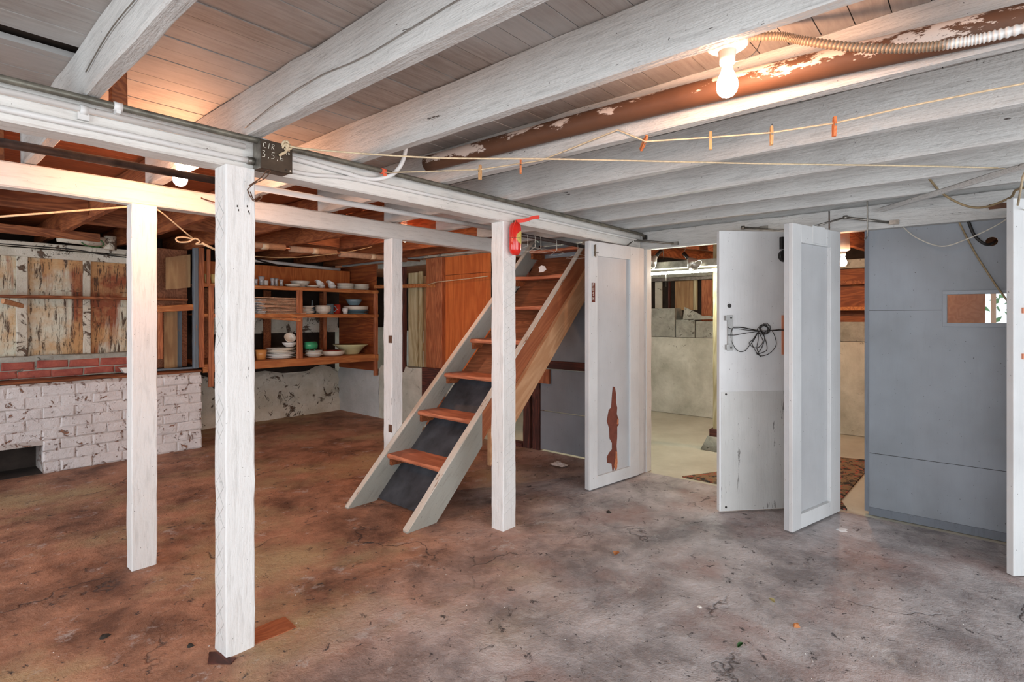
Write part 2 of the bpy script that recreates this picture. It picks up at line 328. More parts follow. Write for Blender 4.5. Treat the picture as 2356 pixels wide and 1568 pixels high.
# ------------------------------------------------------------------ mesh helpers
def jit(a): return random.uniform(-a, a)
class MB:
    def __init__(s): s.v = []; s.f = []; s.mi = []; s.sm = []
    def add(s, vs, fs, mi=0, smooth=False):
        o = len(s.v); s.v += [tuple(x) for x in vs]
        for f in fs: s.f.append([i+o for i in f]); s.mi.append(mi); s.sm.append(smooth)
        return s
    def box(s, a, b, mi=0):
        (x0, y0, z0), (x1, y1, z1) = a, b
        if x0 > x1: x0, x1 = x1, x0
        if y0 > y1: y0, y1 = y1, y0
        if z0 > z1: z0, z1 = z1, z0
        return s.add([(x0,y0,z0),(x1,y0,z0),(x1,y1,z0),(x0,y1,z0),(x0,y0,z1),(x1,y0,z1),(x1,y1,z1),(x0,y1,z1)],
                     [(3,2,1,0),(4,5,6,7),(0,1,5,4),(1,2,6,5),(2,3,7,6),(3,0,4,7)], mi)
    def timber(s, p0, p1, w, h, up=(0,0,1), ch=0.005, rough=0.0015, seg=None, mi=0):
        """squared timber from p0 to p1 (centre line), w across, h along up, chamfered worn arrises"""
        p0 = Vector(p0); p1 = Vector(p1); d = p1-p0; L = d.length; d.normalize()
        up = Vector(up); side = d.cross(up).normalized(); up = side.cross(d).normalized()
        n = seg or max(1, min(40, int(L/0.09)))
        rings = []
        for i in range(n+1):
            c = p0 + d*(L*i/n); r = []
            for sx, sy in ((1,1),(-1,1),(-1,-1),(1,-1)):
                k = ch*random.uniform(0.6, 1.6); a = w/2+jit(rough); b = h/2+jit(rough)
                pts = [(sx*a, sy*(b-k)), (sx*(a-k), sy*b)]
                if sx*sy < 0: pts.reverse()
                r += pts
            rings.append([c+side*x+up*y for x, y in r])
        vs = [p for r in rings for p in r]; fs = []
        for i in range(n):
            for j in range(8):
                a = i*8+j; b = i*8+(j+1) % 8; fs.append((a, a+8, b+8, b))
        fs.append(tuple(range(8))); fs.append(tuple(n*8+7-j for j in range(8)))
        return s.add(vs, fs, mi)
    def tube(s, path, r, seg=8, mi=0, cap=True, radii=None):
        P = [Vector(p) for p in path]; n = len(P); fr = []
        t0 = (P[1]-P[0]).normalized(); nrm = t0.orthogonal().normalized()
        vs = []; fs = []
        for i in range(n):
            t = ((P[min(i+1, n-1)]-P[max(i-1, 0)])).normalized()
            nrm = (nrm - t*nrm.dot(t)).normalized(); bn = t.cross(nrm)
            rr = radii[i] if radii else r
            for k in range(seg):
                a = 2*PI*k/seg; vs.append(P[i]+(nrm*math.cos(a)+bn*math.sin(a))*rr)
        for i in range(n-1):
            for k in range(seg):
                a = i*seg+k; b = i*seg+(k+1) % seg; fs.append((a, b, b+seg, a+seg))
        s.add(vs, fs, mi, True)
        if cap:
            s.add(vs[:seg], [tuple(reversed(range(seg)))], mi); s.add(vs[-seg:], [tuple(range(seg))], mi)
        return s
    def lathe(s, prof, loc=(0,0,0), seg=24, mi=0, R=None):
        loc = Vector(loc); R = R or Matrix.Identity(3); vs = []; fs = []; n = len(prof)
        for r, z in prof:
            for k in range(seg):
                a = 2*PI*k/seg; vs.append(loc + R @ Vector((max(r, 1e-4)*math.cos(a), max(r, 1e-4)*math.sin(a), z)))
        for i in range(n-1):
            for k in range(seg):
                a = i*seg+k; b = i*seg+(k+1) % seg; fs.append((a, b, b+seg, a+seg))
        return s.add(vs, fs, mi, True)
    def prism(s, pts, origin, u, v, n, th, mi=0):
        o = Vector(origin); u = Vector(u); v = Vector(v); n = Vector(n); k = len(pts)
        vs = [o+u*a+v*b for a, b in pts]+[o+u*a+v*b+n*th for a, b in pts]
        fs = [tuple(reversed(range(k))), tuple(range(k, 2*k))]+[(i, (i+1) % k, (i+1) % k+k, i+k) for i in range(k)]
        return s.add(vs, fs, mi)
    def obj(s, name, mats, parent=None, recentre=True, bevel=0):
        me = bpy.data.meshes.new(name)
        vs = s.v; off = Vector((0,0,0))
        if recentre and parent is None:
            xs = [p[0] for p in vs]; ys = [p[1] for p in vs]; zs = [p[2] for p in vs]
            off = Vector(((min(xs)+max(xs))/2, (min(ys)+max(ys))/2, min(zs)))
            vs = [(p[0]-off.x, p[1]-off.y, p[2]-off.z) for p in vs]
        elif parent is not None:
            off = Vector((0,0,0)); q = parent; b = Vector((0,0,0))
            while q is not None: b += q.location; q = q.parent
            vs = [(p[0]-b.x, p[1]-b.y, p[2]-b.z) for p in vs]
        me.from_pydata(vs, [], s.f)
        if not isinstance(mats, (list, tuple)): mats = [mats]
        for m in mats: me.materials.append(m)
        for i, p in enumerate(me.polygons): p.material_index = s.mi[i]; p.use_smooth = s.sm[i]
        bm = bmesh.new(); bm.from_mesh(me); bmesh.ops.remove_doubles(bm, verts=bm.verts, dist=1e-6)
        bmesh.ops.recalc_face_normals(bm, faces=bm.faces); bm.to_mesh(me); bm.free()
        o = bpy.data.objects.new(name, me); COL.objects.link(o); o.location = off
        if parent is not None: o.parent = parent
        if bevel:
            b = o.modifiers.new('bevel', 'BEVEL'); b.width = bevel; b.segments = 2; b.limit_method = 'ANGLE'
        return o
def tag(o, label, cat, group=None):
    o['label'] = label; o['category'] = cat
    if group: o['group'] = group
    return o
def thing(name, loc, label, cat, group=None):
    o = bpy.data.objects.new(name, None); COL.objects.link(o); o.location = loc; o.empty_display_size = 0.1
    return tag(o, label, cat, group)
def struct(o, label=None):
    o['kind'] = 'structure'
    if label: o['label'] = label
    return o
def plabel(o, label): o['label'] = label; return o
def copy_tree(o, loc, rotz=None, label=None):
    c = o.copy(); COL.objects.link(c); c.location = loc
    if rotz is not None: c.rotation_euler = (c.rotation_euler.x, c.rotation_euler.y, rotz)
    if label: c['label'] = label
    for ch in list(o.children):
        d = ch.copy(); COL.objects.link(d); d.parent = c
        for g in list(ch.children):
            e = g.copy(); COL.objects.link(e); e.parent = d
    return c
def smooth_path(pts, n=8):
    P = [Vector(p) for p in pts]; out = []
    for i in range(len(P)-1):
        a = P[max(i-1, 0)]; b = P[i]; c = P[i+1]; d = P[min(i+2, len(P)-1)]
        for k in range(n):
            t = k/n
            out.append(0.5*((2*b)+(c-a)*t+(2*a-5*b+4*c-d)*t*t+(3*b-a-3*c+d)*t**3))
    out.append(P[-1]); return out
def strokes(mb, letters, o, u, v, n, size, th, gap=0.25, r=None):
    """draws strokes (polylines in a unit box) as thin raised tubes"""
    r = r or size*0.06; x = 0.0
    for L in letters:
        for pl in L['s']:
            path = [Vector(o)+Vector(u)*((x+a)*size)+Vector(v)*(b*size)+Vector(n)*th for a, b in pl]
            mb.tube(path, r, 5)
        x += L['w']+gap
def LT(w, *s): return {'w': w, 's': s}
ABC = {
 'P': LT(.5, [(0,0),(0,1),(.4,1),(.5,.85),(.5,.65),(.4,.5),(0,.5)]),
 'U': LT(.5, [(0,1),(0,.15),(.12,0),(.38,0),(.5,.15),(.5,1)]),
 'S': LT(.5, [(.5,.85),(.38,1),(.12,1),(0,.85),(0,.65),(.12,.52),(.38,.48),(.5,.35),(.5,.15),(.38,0),(.12,0),(0,.15)]),
 'H': LT(.5, [(0,0),(0,1)], [(.5,0),(.5,1)], [(0,.5),(.5,.5)]),
 'C': LT(.5, [(.5,.85),(.35,1),(.15,.95),(0,.7),(0,.3),(.15,.03),(.35,0),(.5,.15)]),
 'I': LT(.15, [(.15,1),(.0,0)]),
 'R': LT(.5, [(0,0),(.08,1),(.4,1),(.5,.8),(.4,.55),(.05,.5),(.5,0)]),
 '3': LT(.45, [(0,1),(.4,.95),(.2,.6),(.42,.45),(.4,.12),(0,0)]),
 '5': LT(.45, [(.5,1),(.1,.95),(.05,.6),(.35,.55),(.45,.3),(.3,.05),(0,0)]),
 '6': LT(.45, [(.35,1),(.08,.7),(0,.3),(.15,0),(.42,.05),(.42,.35),(.1,.35)]),
 ',': LT(.1, [(.12,.12),(.0,-.18)]),
 'O': LT(.28, [(.14,.3),(.02,.12),(.14,0),(.26,.14),(.14,.3)]),
 '/': LT(.2, [(.2,.45),(0,-.2)]),
 'D': LT(.3, [(.03,.3),(.05,0),(.2,.02),(.28,.18),(.18,.32),(-.05,.35)]),
}

# ================================================================== SETTING
b = MB(); b.box((-2.6, -3.0, -0.05), (4.2, 7.2, 0.0)); fl = struct(b.obj('floor', M['floor'], recentre=False), 'stained uneven grey and brown concrete basement floor with painted warm light')
b = MB(); b.box((4.2, -3.0, -0.05), (7.4, 9.6, -0.004)); struct(b.obj('floor_next_room', M['floor2'], recentre=False), 'pale concrete floor of the room beyond the doors')
# ceiling boards run along x
mb = MB(); y = -3.0; i = 0
while y < 7.0:
    white = 0 if y < 3.35 else 1
    z = 2.185+jit(0.0015)
    segs = [(-2.6, 4.2)]
    if 2.18 < y < 2.34:                                # a missing board at the far left
        segs = [(0.43, 4.2)]; yy = (2.2155, 2.243) if y < 2.26 else (2.352, 2.3975); mb.box((-2.6, yy[0], z), (0.43, yy[1], z+0.02), white)
    for x0, x1 in segs: mb.box((x0, y+0.0016, z), (x1, y+0.0915-0.0016, z+0.02), white)
    y += 0.0915; i += 1
mb.box((-2.6, -3.0, 2.22), (4.25, 7.2, 2.25), 2)  # dark cover slab added above the boards to stop light leaks
struct(mb.obj('ceiling', [M['ceil_white'], M['ceil_brown'], M['dark_void']], recentre=False), 'narrow ceiling boards, whitewashed in front and bare brown behind')
b = MB(); b.box((4.25, -3.0, 2.15), (7.4, 9.6, 2.2)); struct(b.obj('ceiling_next_room', M['brown_x'], recentre=False), 'brown wooden ceiling of the room beyond the doors')
# walls behind and beside the camera, with daylight openings and an added side window
b = MB(); b.box((-2.7, 1.9, 0), (-2.6, 3.55, 2.2)); b.box((-2.7, 5.85, 0), (-2.6, 7.2, 2.2)); b.box((-2.7, 3.55, 0), (-2.6, 5.85, 0.5)); b.box((-2.7, 3.55, 1.9), (-2.6, 5.85, 2.2)); b.box((-2.7, -3.0, 0), (-2.6, -2.6, 2.2)); b.box((-2.7, -2.6, 1.98), (-2.6, 1.9, 2.2)); struct(b.obj('wall_left', M['white_y'], recentre=False), 'white wall with the open garage doorway')
b = MB(); b.box((-2.6, -3.1, 0), (-1.5, -3.0, 2.2)); b.box((3.1, -3.1, 0), (7.4, -3.0, 2.2)); b.box((-1.5, -3.1, 1.98), (3.1, -3.0, 2.2)); struct(b.obj('wall_rear', M['white_x'], recentre=False), 'white rear wall with a wide daylight opening')
# back wall
b = MB(); n = 60
vs = []; fs = []; nz = 14
random.seed(3)
for i in range(n+1):
    for j in range(nz+1):
        x = -2.6+6.8*i/n; zt = 0.58+0.05*math.sin(i*0.9)+jit(0.02); z = zt*j/nz
        vs.append((x, 6.9+jit(0.012)+(0.05 if j == nz else 0)-0.05*(1-j/nz), z))
for i in range(n):
    for j in range(nz):
        a = i*(nz+1)+j; fs.append((a, a+nz+1, a+nz+2, a+1))
b.add(vs, fs, 0, True)
b.box((-2.6, 6.95, 0), (4.2, 7.2, 0.57), 0)
struct(b.obj('wall_back', M['foundation'], recentre=False), 'peeling whitewashed concrete foundation at the back of the basement')
b = MB(); b.box((-2.6, 7.0, 0.57), (4.2, 7.05, 2.2)); struct(b.obj('wall_back_upper', M['dark_void'], recentre=False), 'dark boarding above the back foundation')
# right wall foundation, y 4.97..6.9
b = MB(); random.seed(5)
for (y0, y1, mi) in ((5.93, 6.9, 0), (4.5, 5.93, 1)):
    vs = []; fs = []; n = 16; nz = 10
    for i in range(n+1):
        for j in range(nz+1):
            yy = y0+(y1-y0)*i/n; zt = 0.60+jit(0.012) if mi == 0 else 0.68+jit(0.015)
            vs.append((4.19+jit(0.008)+(0.03 if j == nz else 0), yy, zt*j/nz))
    for i in range(n):
        for j in range(nz):
            a = i*(nz+1)+j; fs.append((a, a+nz+1, a+nz+2, a+1))
    b.add(vs, fs, mi, True); b.box((4.215, y0, 0), (4.40, y1, 0.60 if mi == 0 else 0.68), mi)
struct(b.obj('wall_right', [M['foundation_pale'], M['concrete2']], recentre=False), 'low pale foundation wall on the right behind the stairs')
# header over the doors (a trim beam)
b = MB(); b.timber((4.24, 2.33, 1.950), (4.24, 0.80, 1.950), 0.08, 0.15, rough=0.001); b.timber((4.235, 0.79, 1.952), (4.235, -3.0, 1.952), 0.08, 0.16, rough=0.001)
b.box((4.195, 2.2, 1.872), (4.19, -3.0, 1.885))
struct(b.obj('trim_1', M['white_y'], recentre=False), 'white painted header boards over the doorways')
b = MB(); b.box((4.25, 4.97, 2.0), (4.3, -3.0, 2.21)); b.box((4.25, 6.9, 2.02), (4.3, 4.97, 2.21)); struct(b.obj('wall_right_upper', M['white_y'], recentre=False), 'white boarding above the header')
# jambs
b = MB(); b.timber((4.235, 2.185, 0), (4.235, 2.185, 1.875), 0.085, 0.09, up=(1,0,0)); struct(b.obj('trim_2', M['white_z'], recentre=False), 'worn white jamb behind the door with the push plate')
b = MB(); b.timber((4.255, 0.80, 0), (4.255, 0.80, 1.875), 0.08, 0.09, up=(1,0,0)); struct(b.obj('trim_3', M['grey_frame'], recentre=False), 'dark jamb between the two doorways')
b = MB(); b.box((4.2, -3.0, 0), (4.3, -0.75, 1.875)); struct(b.obj('wall_right_front', M['door'], recentre=False), 'white wall beyond the rightmost door')
# next room walls
b = MB(); random.seed(11)
vs = []; fs = []; n = 50; nz = 12
for i in range(n+1):
    for j in range(nz+1):
        vs.append((7.0+jit(0.01), -3.0+12.6*i/n, 1.03*j/nz))
for i in range(n):
    for j in range(nz):
        a = i*(nz+1)+j; fs.append((a, a+nz+1, a+nz+2, a+1))
b.add(vs, fs, 0, True); b.box((7.015, -3.0, 0), (7.3, 9.6, 1.03), 0)
b.box((4.2, 9.5, 0), (7.3, 9.6, 1.1), 0)
struct(b.obj('wall_next_room', M['concrete2'], recentre=False), 'pale yellowish concrete wall in the room beyond the doors')
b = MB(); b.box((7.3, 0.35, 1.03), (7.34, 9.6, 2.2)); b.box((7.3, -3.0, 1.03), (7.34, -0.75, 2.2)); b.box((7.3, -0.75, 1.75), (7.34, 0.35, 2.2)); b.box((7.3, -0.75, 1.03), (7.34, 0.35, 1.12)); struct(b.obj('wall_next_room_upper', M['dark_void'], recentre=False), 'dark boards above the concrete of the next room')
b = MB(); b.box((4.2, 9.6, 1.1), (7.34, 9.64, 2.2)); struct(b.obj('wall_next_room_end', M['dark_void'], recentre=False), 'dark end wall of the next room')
b = MB(); b.box((7.29, -0.75, 1.12), (7.33, -0.72, 1.75)); b.box((7.29, 0.32, 1.12), (7.33, 0.35, 1.75)); b.box((7.29, -0.75, 1.12), (7.33, 0.35, 1.15)); b.box((7.29, -0.75, 1.72), (7.33, 0.35, 1.75)); b.box((7.29, -0.09, 1.15), (7.33, -0.05, 1.72))
struct(b.obj('window_1', M['white_z'], recentre=False), 'white framed window to the outside in the next room')

# ================================================================== POSTS
def post(x0, x1, y0, y1, top, label, lean=0.0):
    b = MB(); b.timber(((x0+x1)/2, (y0+y1)/2, 0), ((x0+x1)/2+lean, (y0+y1)/2, top), x1-x0, y1-y0, up=(0,1,0), ch=0.004, rough=0.0016, seg=26)
    return tag(b.obj('support_post', M['white_z']), label, 'post', 'white support posts')
random.seed(21)
pA = post(0.846, 0.956, 2.178, 2.285, 1.885, 'nearest white post, with the wire coat hook and the junction box above')
pB = post(0.822, 0.936, 3.292, 3.385, 1.885, 'white post left of the nearest post, standing before the brick hearth')
pC = post(2.45, 2.548, 3.306, 3.41, 1.885, 'white post between the dish shelves and the staircase')
pD = post(2.455, 2.572, 2.204, 2.305, 1.885, 'white post in front of the stairs, with the red canister')
# embossed lattice strips on posts D (front) and A (left side)
def lattice(parent, o, u, wdt, z0, z1, step, n):
    b = MB(); o = Vector(o); u = Vector(u); n = Vector(n)
    z = z0
    while z < z1-step:
        for a, c in (((0, z), (wdt, z+step)), ((wdt, z), (0, z+step))):
            b.tube([o+u*a[0]+Vector((0,0,a[1]))+n*0.0005, o+u*c[0]+Vector((0,0,c[1]))+n*0.0005], 0.0010, 4, cap=False)
        z += step
    p = b.obj('lattice_moulding', M['white_z'], parent); return plabel(p, 'embossed diamond lattice strip')
for z_ in (1.139, 0.478):
    b = MB(); b.box((2.4465, 3.312, z_-0.028), (2.4505, 3.345, z_+0.028)); b.tube([(2.4465, 3.309, z_-0.028), (2.4465, 3.309, z_+0.028)], 0.005, 8); plabel(b.obj('old_hinge', M['rust_pipe'], pC), 'rusty leftover hinge')
b = MB()
for x_, z_ in ((0.888, 1.73), (0.892, 1.715), (0.925, 1.735), (0.930, 1.715), (0.933, 1.708)): 
    b = MB(); b.box((x_-0.0016, 2.1764, z_-0.004), (x_+0.0016, 2.1782, z_+0.004)); b.obj('nail_mark', M['black_metal'], pA)
lattice(pD, (2.459, 2.2035, 0), (1,0,0), 0.108, 0.10, 1.80, 0.05, (0,-1,0))
lattice(pA, (0.8455, 2.20, 0), (0,1,0), 0.075, 0.05, 1.85, 0.075, (-1,0,0))

# ================================================================== BEAMS
random.seed(22)
b = MB(); b.timber((-2.6, 2.255, 1.9445), (4.19, 2.255, 1.9445), 0.11, 0.118, rough=0.002, ch=0.006)
tag(b.obj('main_beam', M['white_x']), 'white front beam carrying the conduits and junction box', 'beam')
b = MB(); b.timber((-2.6, 3.345, 1.944), (4.19, 3.345, 1.944), 0.09, 0.117, rough=0.002, ch=0.006)
tag(b.obj('rear_beam', M['white_x']), 'white rear beam over the two farther posts', 'beam')

# ================================================================== JOISTS
random.seed(23)
names = ['leftmost front ceiling joist, ending above the far left of the beam', 'front ceiling joist ending over the junction box, with a wire stapled along it',
 'front ceiling joist between the junction box and the lit bulb', 'front ceiling joist just right of the lit bulb and rusty pipe', 'front ceiling joist behind the hanging clothespins',
 'second front ceiling joist right of the clothespins', 'front ceiling joist at which the straight clothesline ends', 'rearmost front ceiling joist, close above the door header']
JX = [0.410, 0.9125, 1.385, 1.915, 2.455, 2.965, 3.445, 3.87]
J2 = [0.457, 0.972, 1.437, 1.968, 2.505, 3.02, 3.495, 3.92]
joists = []
for k in range(8):
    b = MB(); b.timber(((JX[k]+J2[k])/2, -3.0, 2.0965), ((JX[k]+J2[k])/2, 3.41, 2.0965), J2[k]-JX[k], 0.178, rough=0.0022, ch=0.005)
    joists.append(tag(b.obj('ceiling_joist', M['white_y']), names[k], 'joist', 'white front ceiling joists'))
for xx in (-2.1, -1.6, -1.1, -0.6, -0.1):
    pass
BX = [0.30, 0.93, 1.47, 2.02, 2.56, 3.05, 3.55, 3.98]
for k, x in enumerate(BX):
    b = MB(); b.timber((x+0.03, 3.42, 2.09), (x+0.03, 6.95, 2.09), 0.05, 0.175, rough=0.002)
    tag(b.obj('bare_joist', M['brown_y']), 'bare brown joist behind the rear beam, number %d counted from the left' % (k+1), 'joist', 'bare joists over the back of the basement')
# blocking between the rear joists
for k, (x0, x1, yy) in enumerate(((0.35, 0.93, 4.75), (0.99, 1.47, 5.2), (1.53, 2.02, 4.9), (2.62, 3.05, 5.0))):
    b = MB(); b.box((x0, yy, 2.02), (x1, yy+0.04, 2.18)); tag(b.obj('joist_blocking', M['brown_x']), 'brown blocking board between bare joists, %s from the left' % ['first','second','third','fourth'][k], 'board', 'blocking between bare joists')
# wire stapled to joist 2
b = MB(); b.tube(smooth_path([(0.905, 0.3, 2.075), (0.905, 0.95, 2.068), (0.905, 1.35, 2.055), (0.905, 1.6, 2.07), (0.905, 1.9, 2.06), (0.905, 2.15, 2.03)]), 0.0015, 6)
tag(b.obj('stapled_wire', M['steel']), 'thin dark wire stapled along the second front joist', 'wire')
b = MB(); b.tube(smooth_path([(0.404, 0.9, 2.10), (0.404, 1.4, 2.085), (0.403, 1.8, 2.09), (0.404, 2.1, 2.06)]), 0.0018, 6)
tag(b.obj('stapled_wire', M['steel']), 'thin dark wire running along the leftmost front joist', 'wire')
# small ties beside joist 1 end
b = MB(); b.timber((0.52, 2.24, 2.01), (0.52, 2.24, 2.16), 0.05, 0.03, up=(0,1,0)); tag(b.obj('nailing_block', M['brown_y']), 'short brown block upright beside the leftmost joist end', 'block')

# ================================================================== PIPES AND CONDUITS
t = thing('gas_pipe', (0, 2.15, 2.0), 'long grey-green pipe running above the front beam', 'pipe')
b = MB(); b.tube([(-2.6, 2.158, 1.995), (0.9, 2.158, 1.995), (2.4, 2.155, 1.995), (4.05, 2.155, 1.994), (4.13, 2.155, 1.992), (4.185, 2.155, 1.975)], 0.0115, 14); b.obj('pipe_run', M['grey_pipe'], t)
for x in (0.50, 0.985):
    b = MB(); b.tube([(x-0.012, 2.158, 1.995), (x+0.012, 2.158, 1.995)], 0.0125+0.002, 12); b.box((x-0.006, 2.150, 1.972), (x+0.006, 2.22, 1.984)); plabel(b.obj('pipe_strap', M['conduit'], t), 'white painted pipe strap')
b = MB(); b.box((4.17, 2.14, 1.955), (4.20, 2.17, 1.99)); b.obj('wall_bracket', M['black_metal'], t)
def pipe(name, path, r, mat, label, cat='pipe', seg=12, sm=False):
    b = MB(); b.tube(smooth_path(path) if sm else path, r, seg); return tag(b.obj(name, mat), label, cat)
pc = pipe('upper_conduit', [(-2.6, 2.187, 1.965), (0.92, 2.187, 1.970)], 0.011, M['conduit'], 'upper white conduit on the beam left of the junction box', 'conduit')
b = MB(); b.tube([(0.405, 2.187, 1.967), (0.425, 2.187, 1.967)], 0.0155, 12); b.box((0.40, 2.185, 1.935), (0.43, 2.2, 1.96)); b.obj('strap', M['conduit'], pc)
pipe('lower_conduit', [(-2.6, 2.187, 1.911), (0.90, 2.187, 1.917), (0.935, 2.187, 1.918)], 0.0105, M['conduit'], 'lower white conduit on the beam left of the junction box', 'conduit')
pipe('upper_conduit', [(1.07, 2.187, 1.968), (1.35, 2.187, 1.957), (1.46, 2.183, 1.950), (1.53, 2.165, 1.957), (1.585, 2.13, 1.985), (1.615, 2.10, 2.04), (1.625, 2.08, 2.12), (1.625, 2.07, 2.18)], 0.0105, M['conduit'], 'white conduit that bends up to the ceiling right of the box', 'conduit', sm=True)
pipe('lower_conduit', [(1.05, 2.187, 1.913), (1.2, 2.187, 1.915), (1.4, 2.187, 1.936), (1.9, 2.188, 1.940), (3.0, 2.188, 1.945), (4.15, 2.19, 1.948)], 0.009, M['conduit'], 'thin white conduit along the beam from box to door wall', 'conduit', sm=True)
t = thing('water_pipe', (0.9, 2.6, 1.9), 'straight pipe under the front beam, dark on the left and white on the right', 'pipe')
b = MB(); b.tube([(-2.6, 2.6, 1.905), (1.0, 2.6, 1.914)], 0.0165, 14); plabel(b.obj('iron_section', M['pipe_dark'], t), 'black iron section left of the post')
b = MB(); b.tube([(1.0, 2.6, 1.914), (2.9, 2.6, 1.925)], 0.0155, 14); plabel(b.obj('painted_section', M['conduit'], t), 'white painted section right of the post')
pipe('waste_pipe', [(1.86, -3.0, 1.93), (1.86, -0.6, 2.020), (1.86, -0.08, 2.040), (1.86, 0.4, 2.067), (1.86, 1.0, 2.088), (1.86, 2.2, 2.105)], 0.041, M['waste'], 'thick rusty brown pipe beside the lit bulb', seg=24, sm=True)
# insulated copper pipe in the back
t = thing('insulated_pipe', (2.9, 5.0, 1.92), 'copper pipe wrapped in brown lagging above the dish shelves', 'pipe')
b = MB(); b.tube([(1.9, 5.0, 1.955), (4.1, 5.0, 1.965)], 0.011, 10); b.obj('copper_tube', M['copper'], t)
for x0, x1 in ((1.9, 2.47), (2.52, 3.01), (3.05, 3.9)):
    b = MB(); b.tube([(x0, 5.0, 1.955), (x1, 5.0, 1.963)], 0.030, 14); b.obj('lagging_sleeve', M['lagging'], t)
for x in (2.28, 2.78, 3.45):
    b = MB(); b.tube([(x-0.03, 5.0, 1.957), (x+0.03, 5.0, 1.958)], 0.0315, 14); b.obj('tape_band', M['tape'], t)
pipe('sagging_wire', [(1.9, 4.7, 1.82), (2.3, 4.7, 1.83), (2.6, 4.7, 1.87), (2.9, 4.6, 1.93), (3.1, 4.5, 1.99)], 0.004, M['cable'], 'thin wire sagging across the lagged pipe', 'wire', 6, True)
# flexible hose beside the bulb
rr = []; pth = smooth_path([(1.70, 0.56, 2.150), (1.74, 0.46, 2.135), (1.76, 0.40, 2.11), (1.77, 0.28, 2.056), (1.77, 0.16, 2.013), (1.77, 0.053, 1.992), (1.77, -0.071, 1.986), (1.77, -0.40, 1.99)], 52)
for i in range(len(pth)): rr.append(0.0118+(0.0014 if i % 4 < 2 else -0.0012))
b = MB(); b.tube(pth, 0.013, 14, radii=rr); tag(b.obj('flexible_hose', M['hose']), 'corrugated metal hose curving right of the lit bulb', 'hose')

# junction box
t = thing('junction_box', (1.02, 2.15, 1.88), 'dark metal junction box with chalk writing on the beam', 'junction box')
b = MB(); b.box((0.955, 2.125, 1.884), (1.078, 2.199, 1.992)); b.obj('box_body', M['steel'], t, bevel=0.003)
b = MB(); b.box((0.952, 2.119, 1.881), (1.080, 2.125, 1.995)); b.obj('cover_plate', M['box_cover'], t, bevel=0.002)
b = MB(); u = (1,0,0); v = (0,0,1)
strokes(b, [ABC[c] for c in 'CIR'], (0.962, 2.1187, 1.962), u, v, (0,-1,0), 0.021, 0.0, 0.45, 0.0010)
strokes(b, [ABC['O'], ABC['/'], ABC['D']], (1.043, 2.1187, 1.957), u, v, (0,-1,0), 0.018, 0.0, 0.30, 0.0009)
strokes(b, [ABC[c] for c in '3,5,6'], (0.957, 2.1187, 1.925), u, v, (0,-1,0), 0.026, 0.0, 0.42, 0.0010)
plabel(b.obj('chalk_lettering', M['chalk'], t), 'chalk lettering CIR 3,5,6')
for x, z, mt in ((1.052, 1.892, 'black_metal'), (1.070, 1.892, 'aluminium')):
    b = MB(); b.tube([(x, 2.1195, z), (x, 2.1165, z)], 0.0035, 10); b.obj('cover_screw', M[mt], t)
b = MB(); b.tube([(0.93, 2.187, 1.918), (0.955, 2.187, 1.918)], 0.015, 12); b.obj('cable_connector', M['steel'], t)
# rope knot on the gas pipe
b = MB(); c = Vector((1.055, 2.14, 1.985)); pts = []
for k in range(60):
    a = k*0.62; pts.append(c+Vector((0.013*math.cos(a)+0.008*math.sin(a*0.37), 0.010*math.sin(a*1.3)-0.020, 0.012*math.sin(a)+0.004-0.006*math.sin(k*0.1))))
b.tube(pts, 0.0045, 7)
b.tube(smooth_path([(1.055, 2.115, 1.975), (1.045, 2.112, 1.96), (1.03, 2.11, 1.95), (1.022, 2.108, 1.942)]), 0.0055, 7)
b.tube(smooth_path([(1.06, 2.115, 1.99), (1.15, 2.05, 1.982), (1.51, 1.75, 1.972), (1.9, 1.35, 1.975), (2.6, 0.72, 1.988), (3.02, 0.34, 2.0), (3.50, -0.09, 2.01)], 5), 0.0038, 7)
tag(b.obj('straight_clothesline', M['rope']), 'rope knotted at the junction box and stretched straight to a joist', 'clothesline')
t = thing('hung_clothesline', (1.57, 2.06, 1.98), 'pale clothesline hooked to a joist and holding the clothespins', 'clothesline')
LP = [(1.545, 2.14, 1.985), (1.571, 2.06, 1.978), (1.79, 1.75, 1.980), (1.90, 1.48, 1.995), (1.905, 1.10, 2.045), (1.92, 0.985, 1.978), (2.042, 0.78, 1.98), (2.136, 0.591, 1.98), (2.185, 0.397, 1.983), (2.19, 0.15, 1.99), (2.185, -0.088, 1.985), (2.18, -0.9, 1.97)]
b = MB(); b.tube(LP, 0.0032, 7); b.obj('cord', M['rope'], t)
b = MB(); b.tube([(1.535, 2.157, 1.995), (1.56, 2.157, 1.995)], 0.014, 12); b.box((1.538, 2.140, 1.97), (1.556, 2.145, 1.995)); plabel(b.obj('tie', M['orange_tie'], t), 'orange tape tie on the pipe')
def pin(loc, tilt, rz, label, mat):
    t = thing('clothespin', loc, label, 'clothespin', 'wooden clothespins on the line')
    for s in (-1, 1):
        b = MB(); x = loc[0]; y = loc[1]; z = loc[2]
        pts = [(-0.004, 0.012), (0.0, 0.014), (0.003, 0.0), (0.0055, -0.02), (0.003, -0.055), (-0.002, -0.056), (-0.0035, -0.02)]
        b.prism([(s*(0.0048+p[0]), p[1]) for p in pts], (x-0.0, y-0.0045, z), (1,0,0), (0,0,1), (0,1,0), 0.009)
        b.obj('prong', mat, t)
    b = MB(); b.tube([(loc[0]-0.0105, loc[1], loc[2]-0.017), (loc[0]+0.0105, loc[1], loc[2]-0.017)], 0.004, 8); b.obj('spring', M['steel'], t)
    t.rotation_euler = (0, tilt, rz)
    return t
pin((1.79, 1.75, 1.988), 0.03, 0.2, 'clothespin on the sagging line, leftmost of the six', M['pin'])
pin((1.865, 1.57, 1.996), 0.22, 0.7, 'tilted clothespin on the line, second from the left', M['pin_red'])
pin((1.92, 0.985, 1.99), -1.0, 0.9, 'clothespin turned sideways on the joist edge', M['pin_red'])
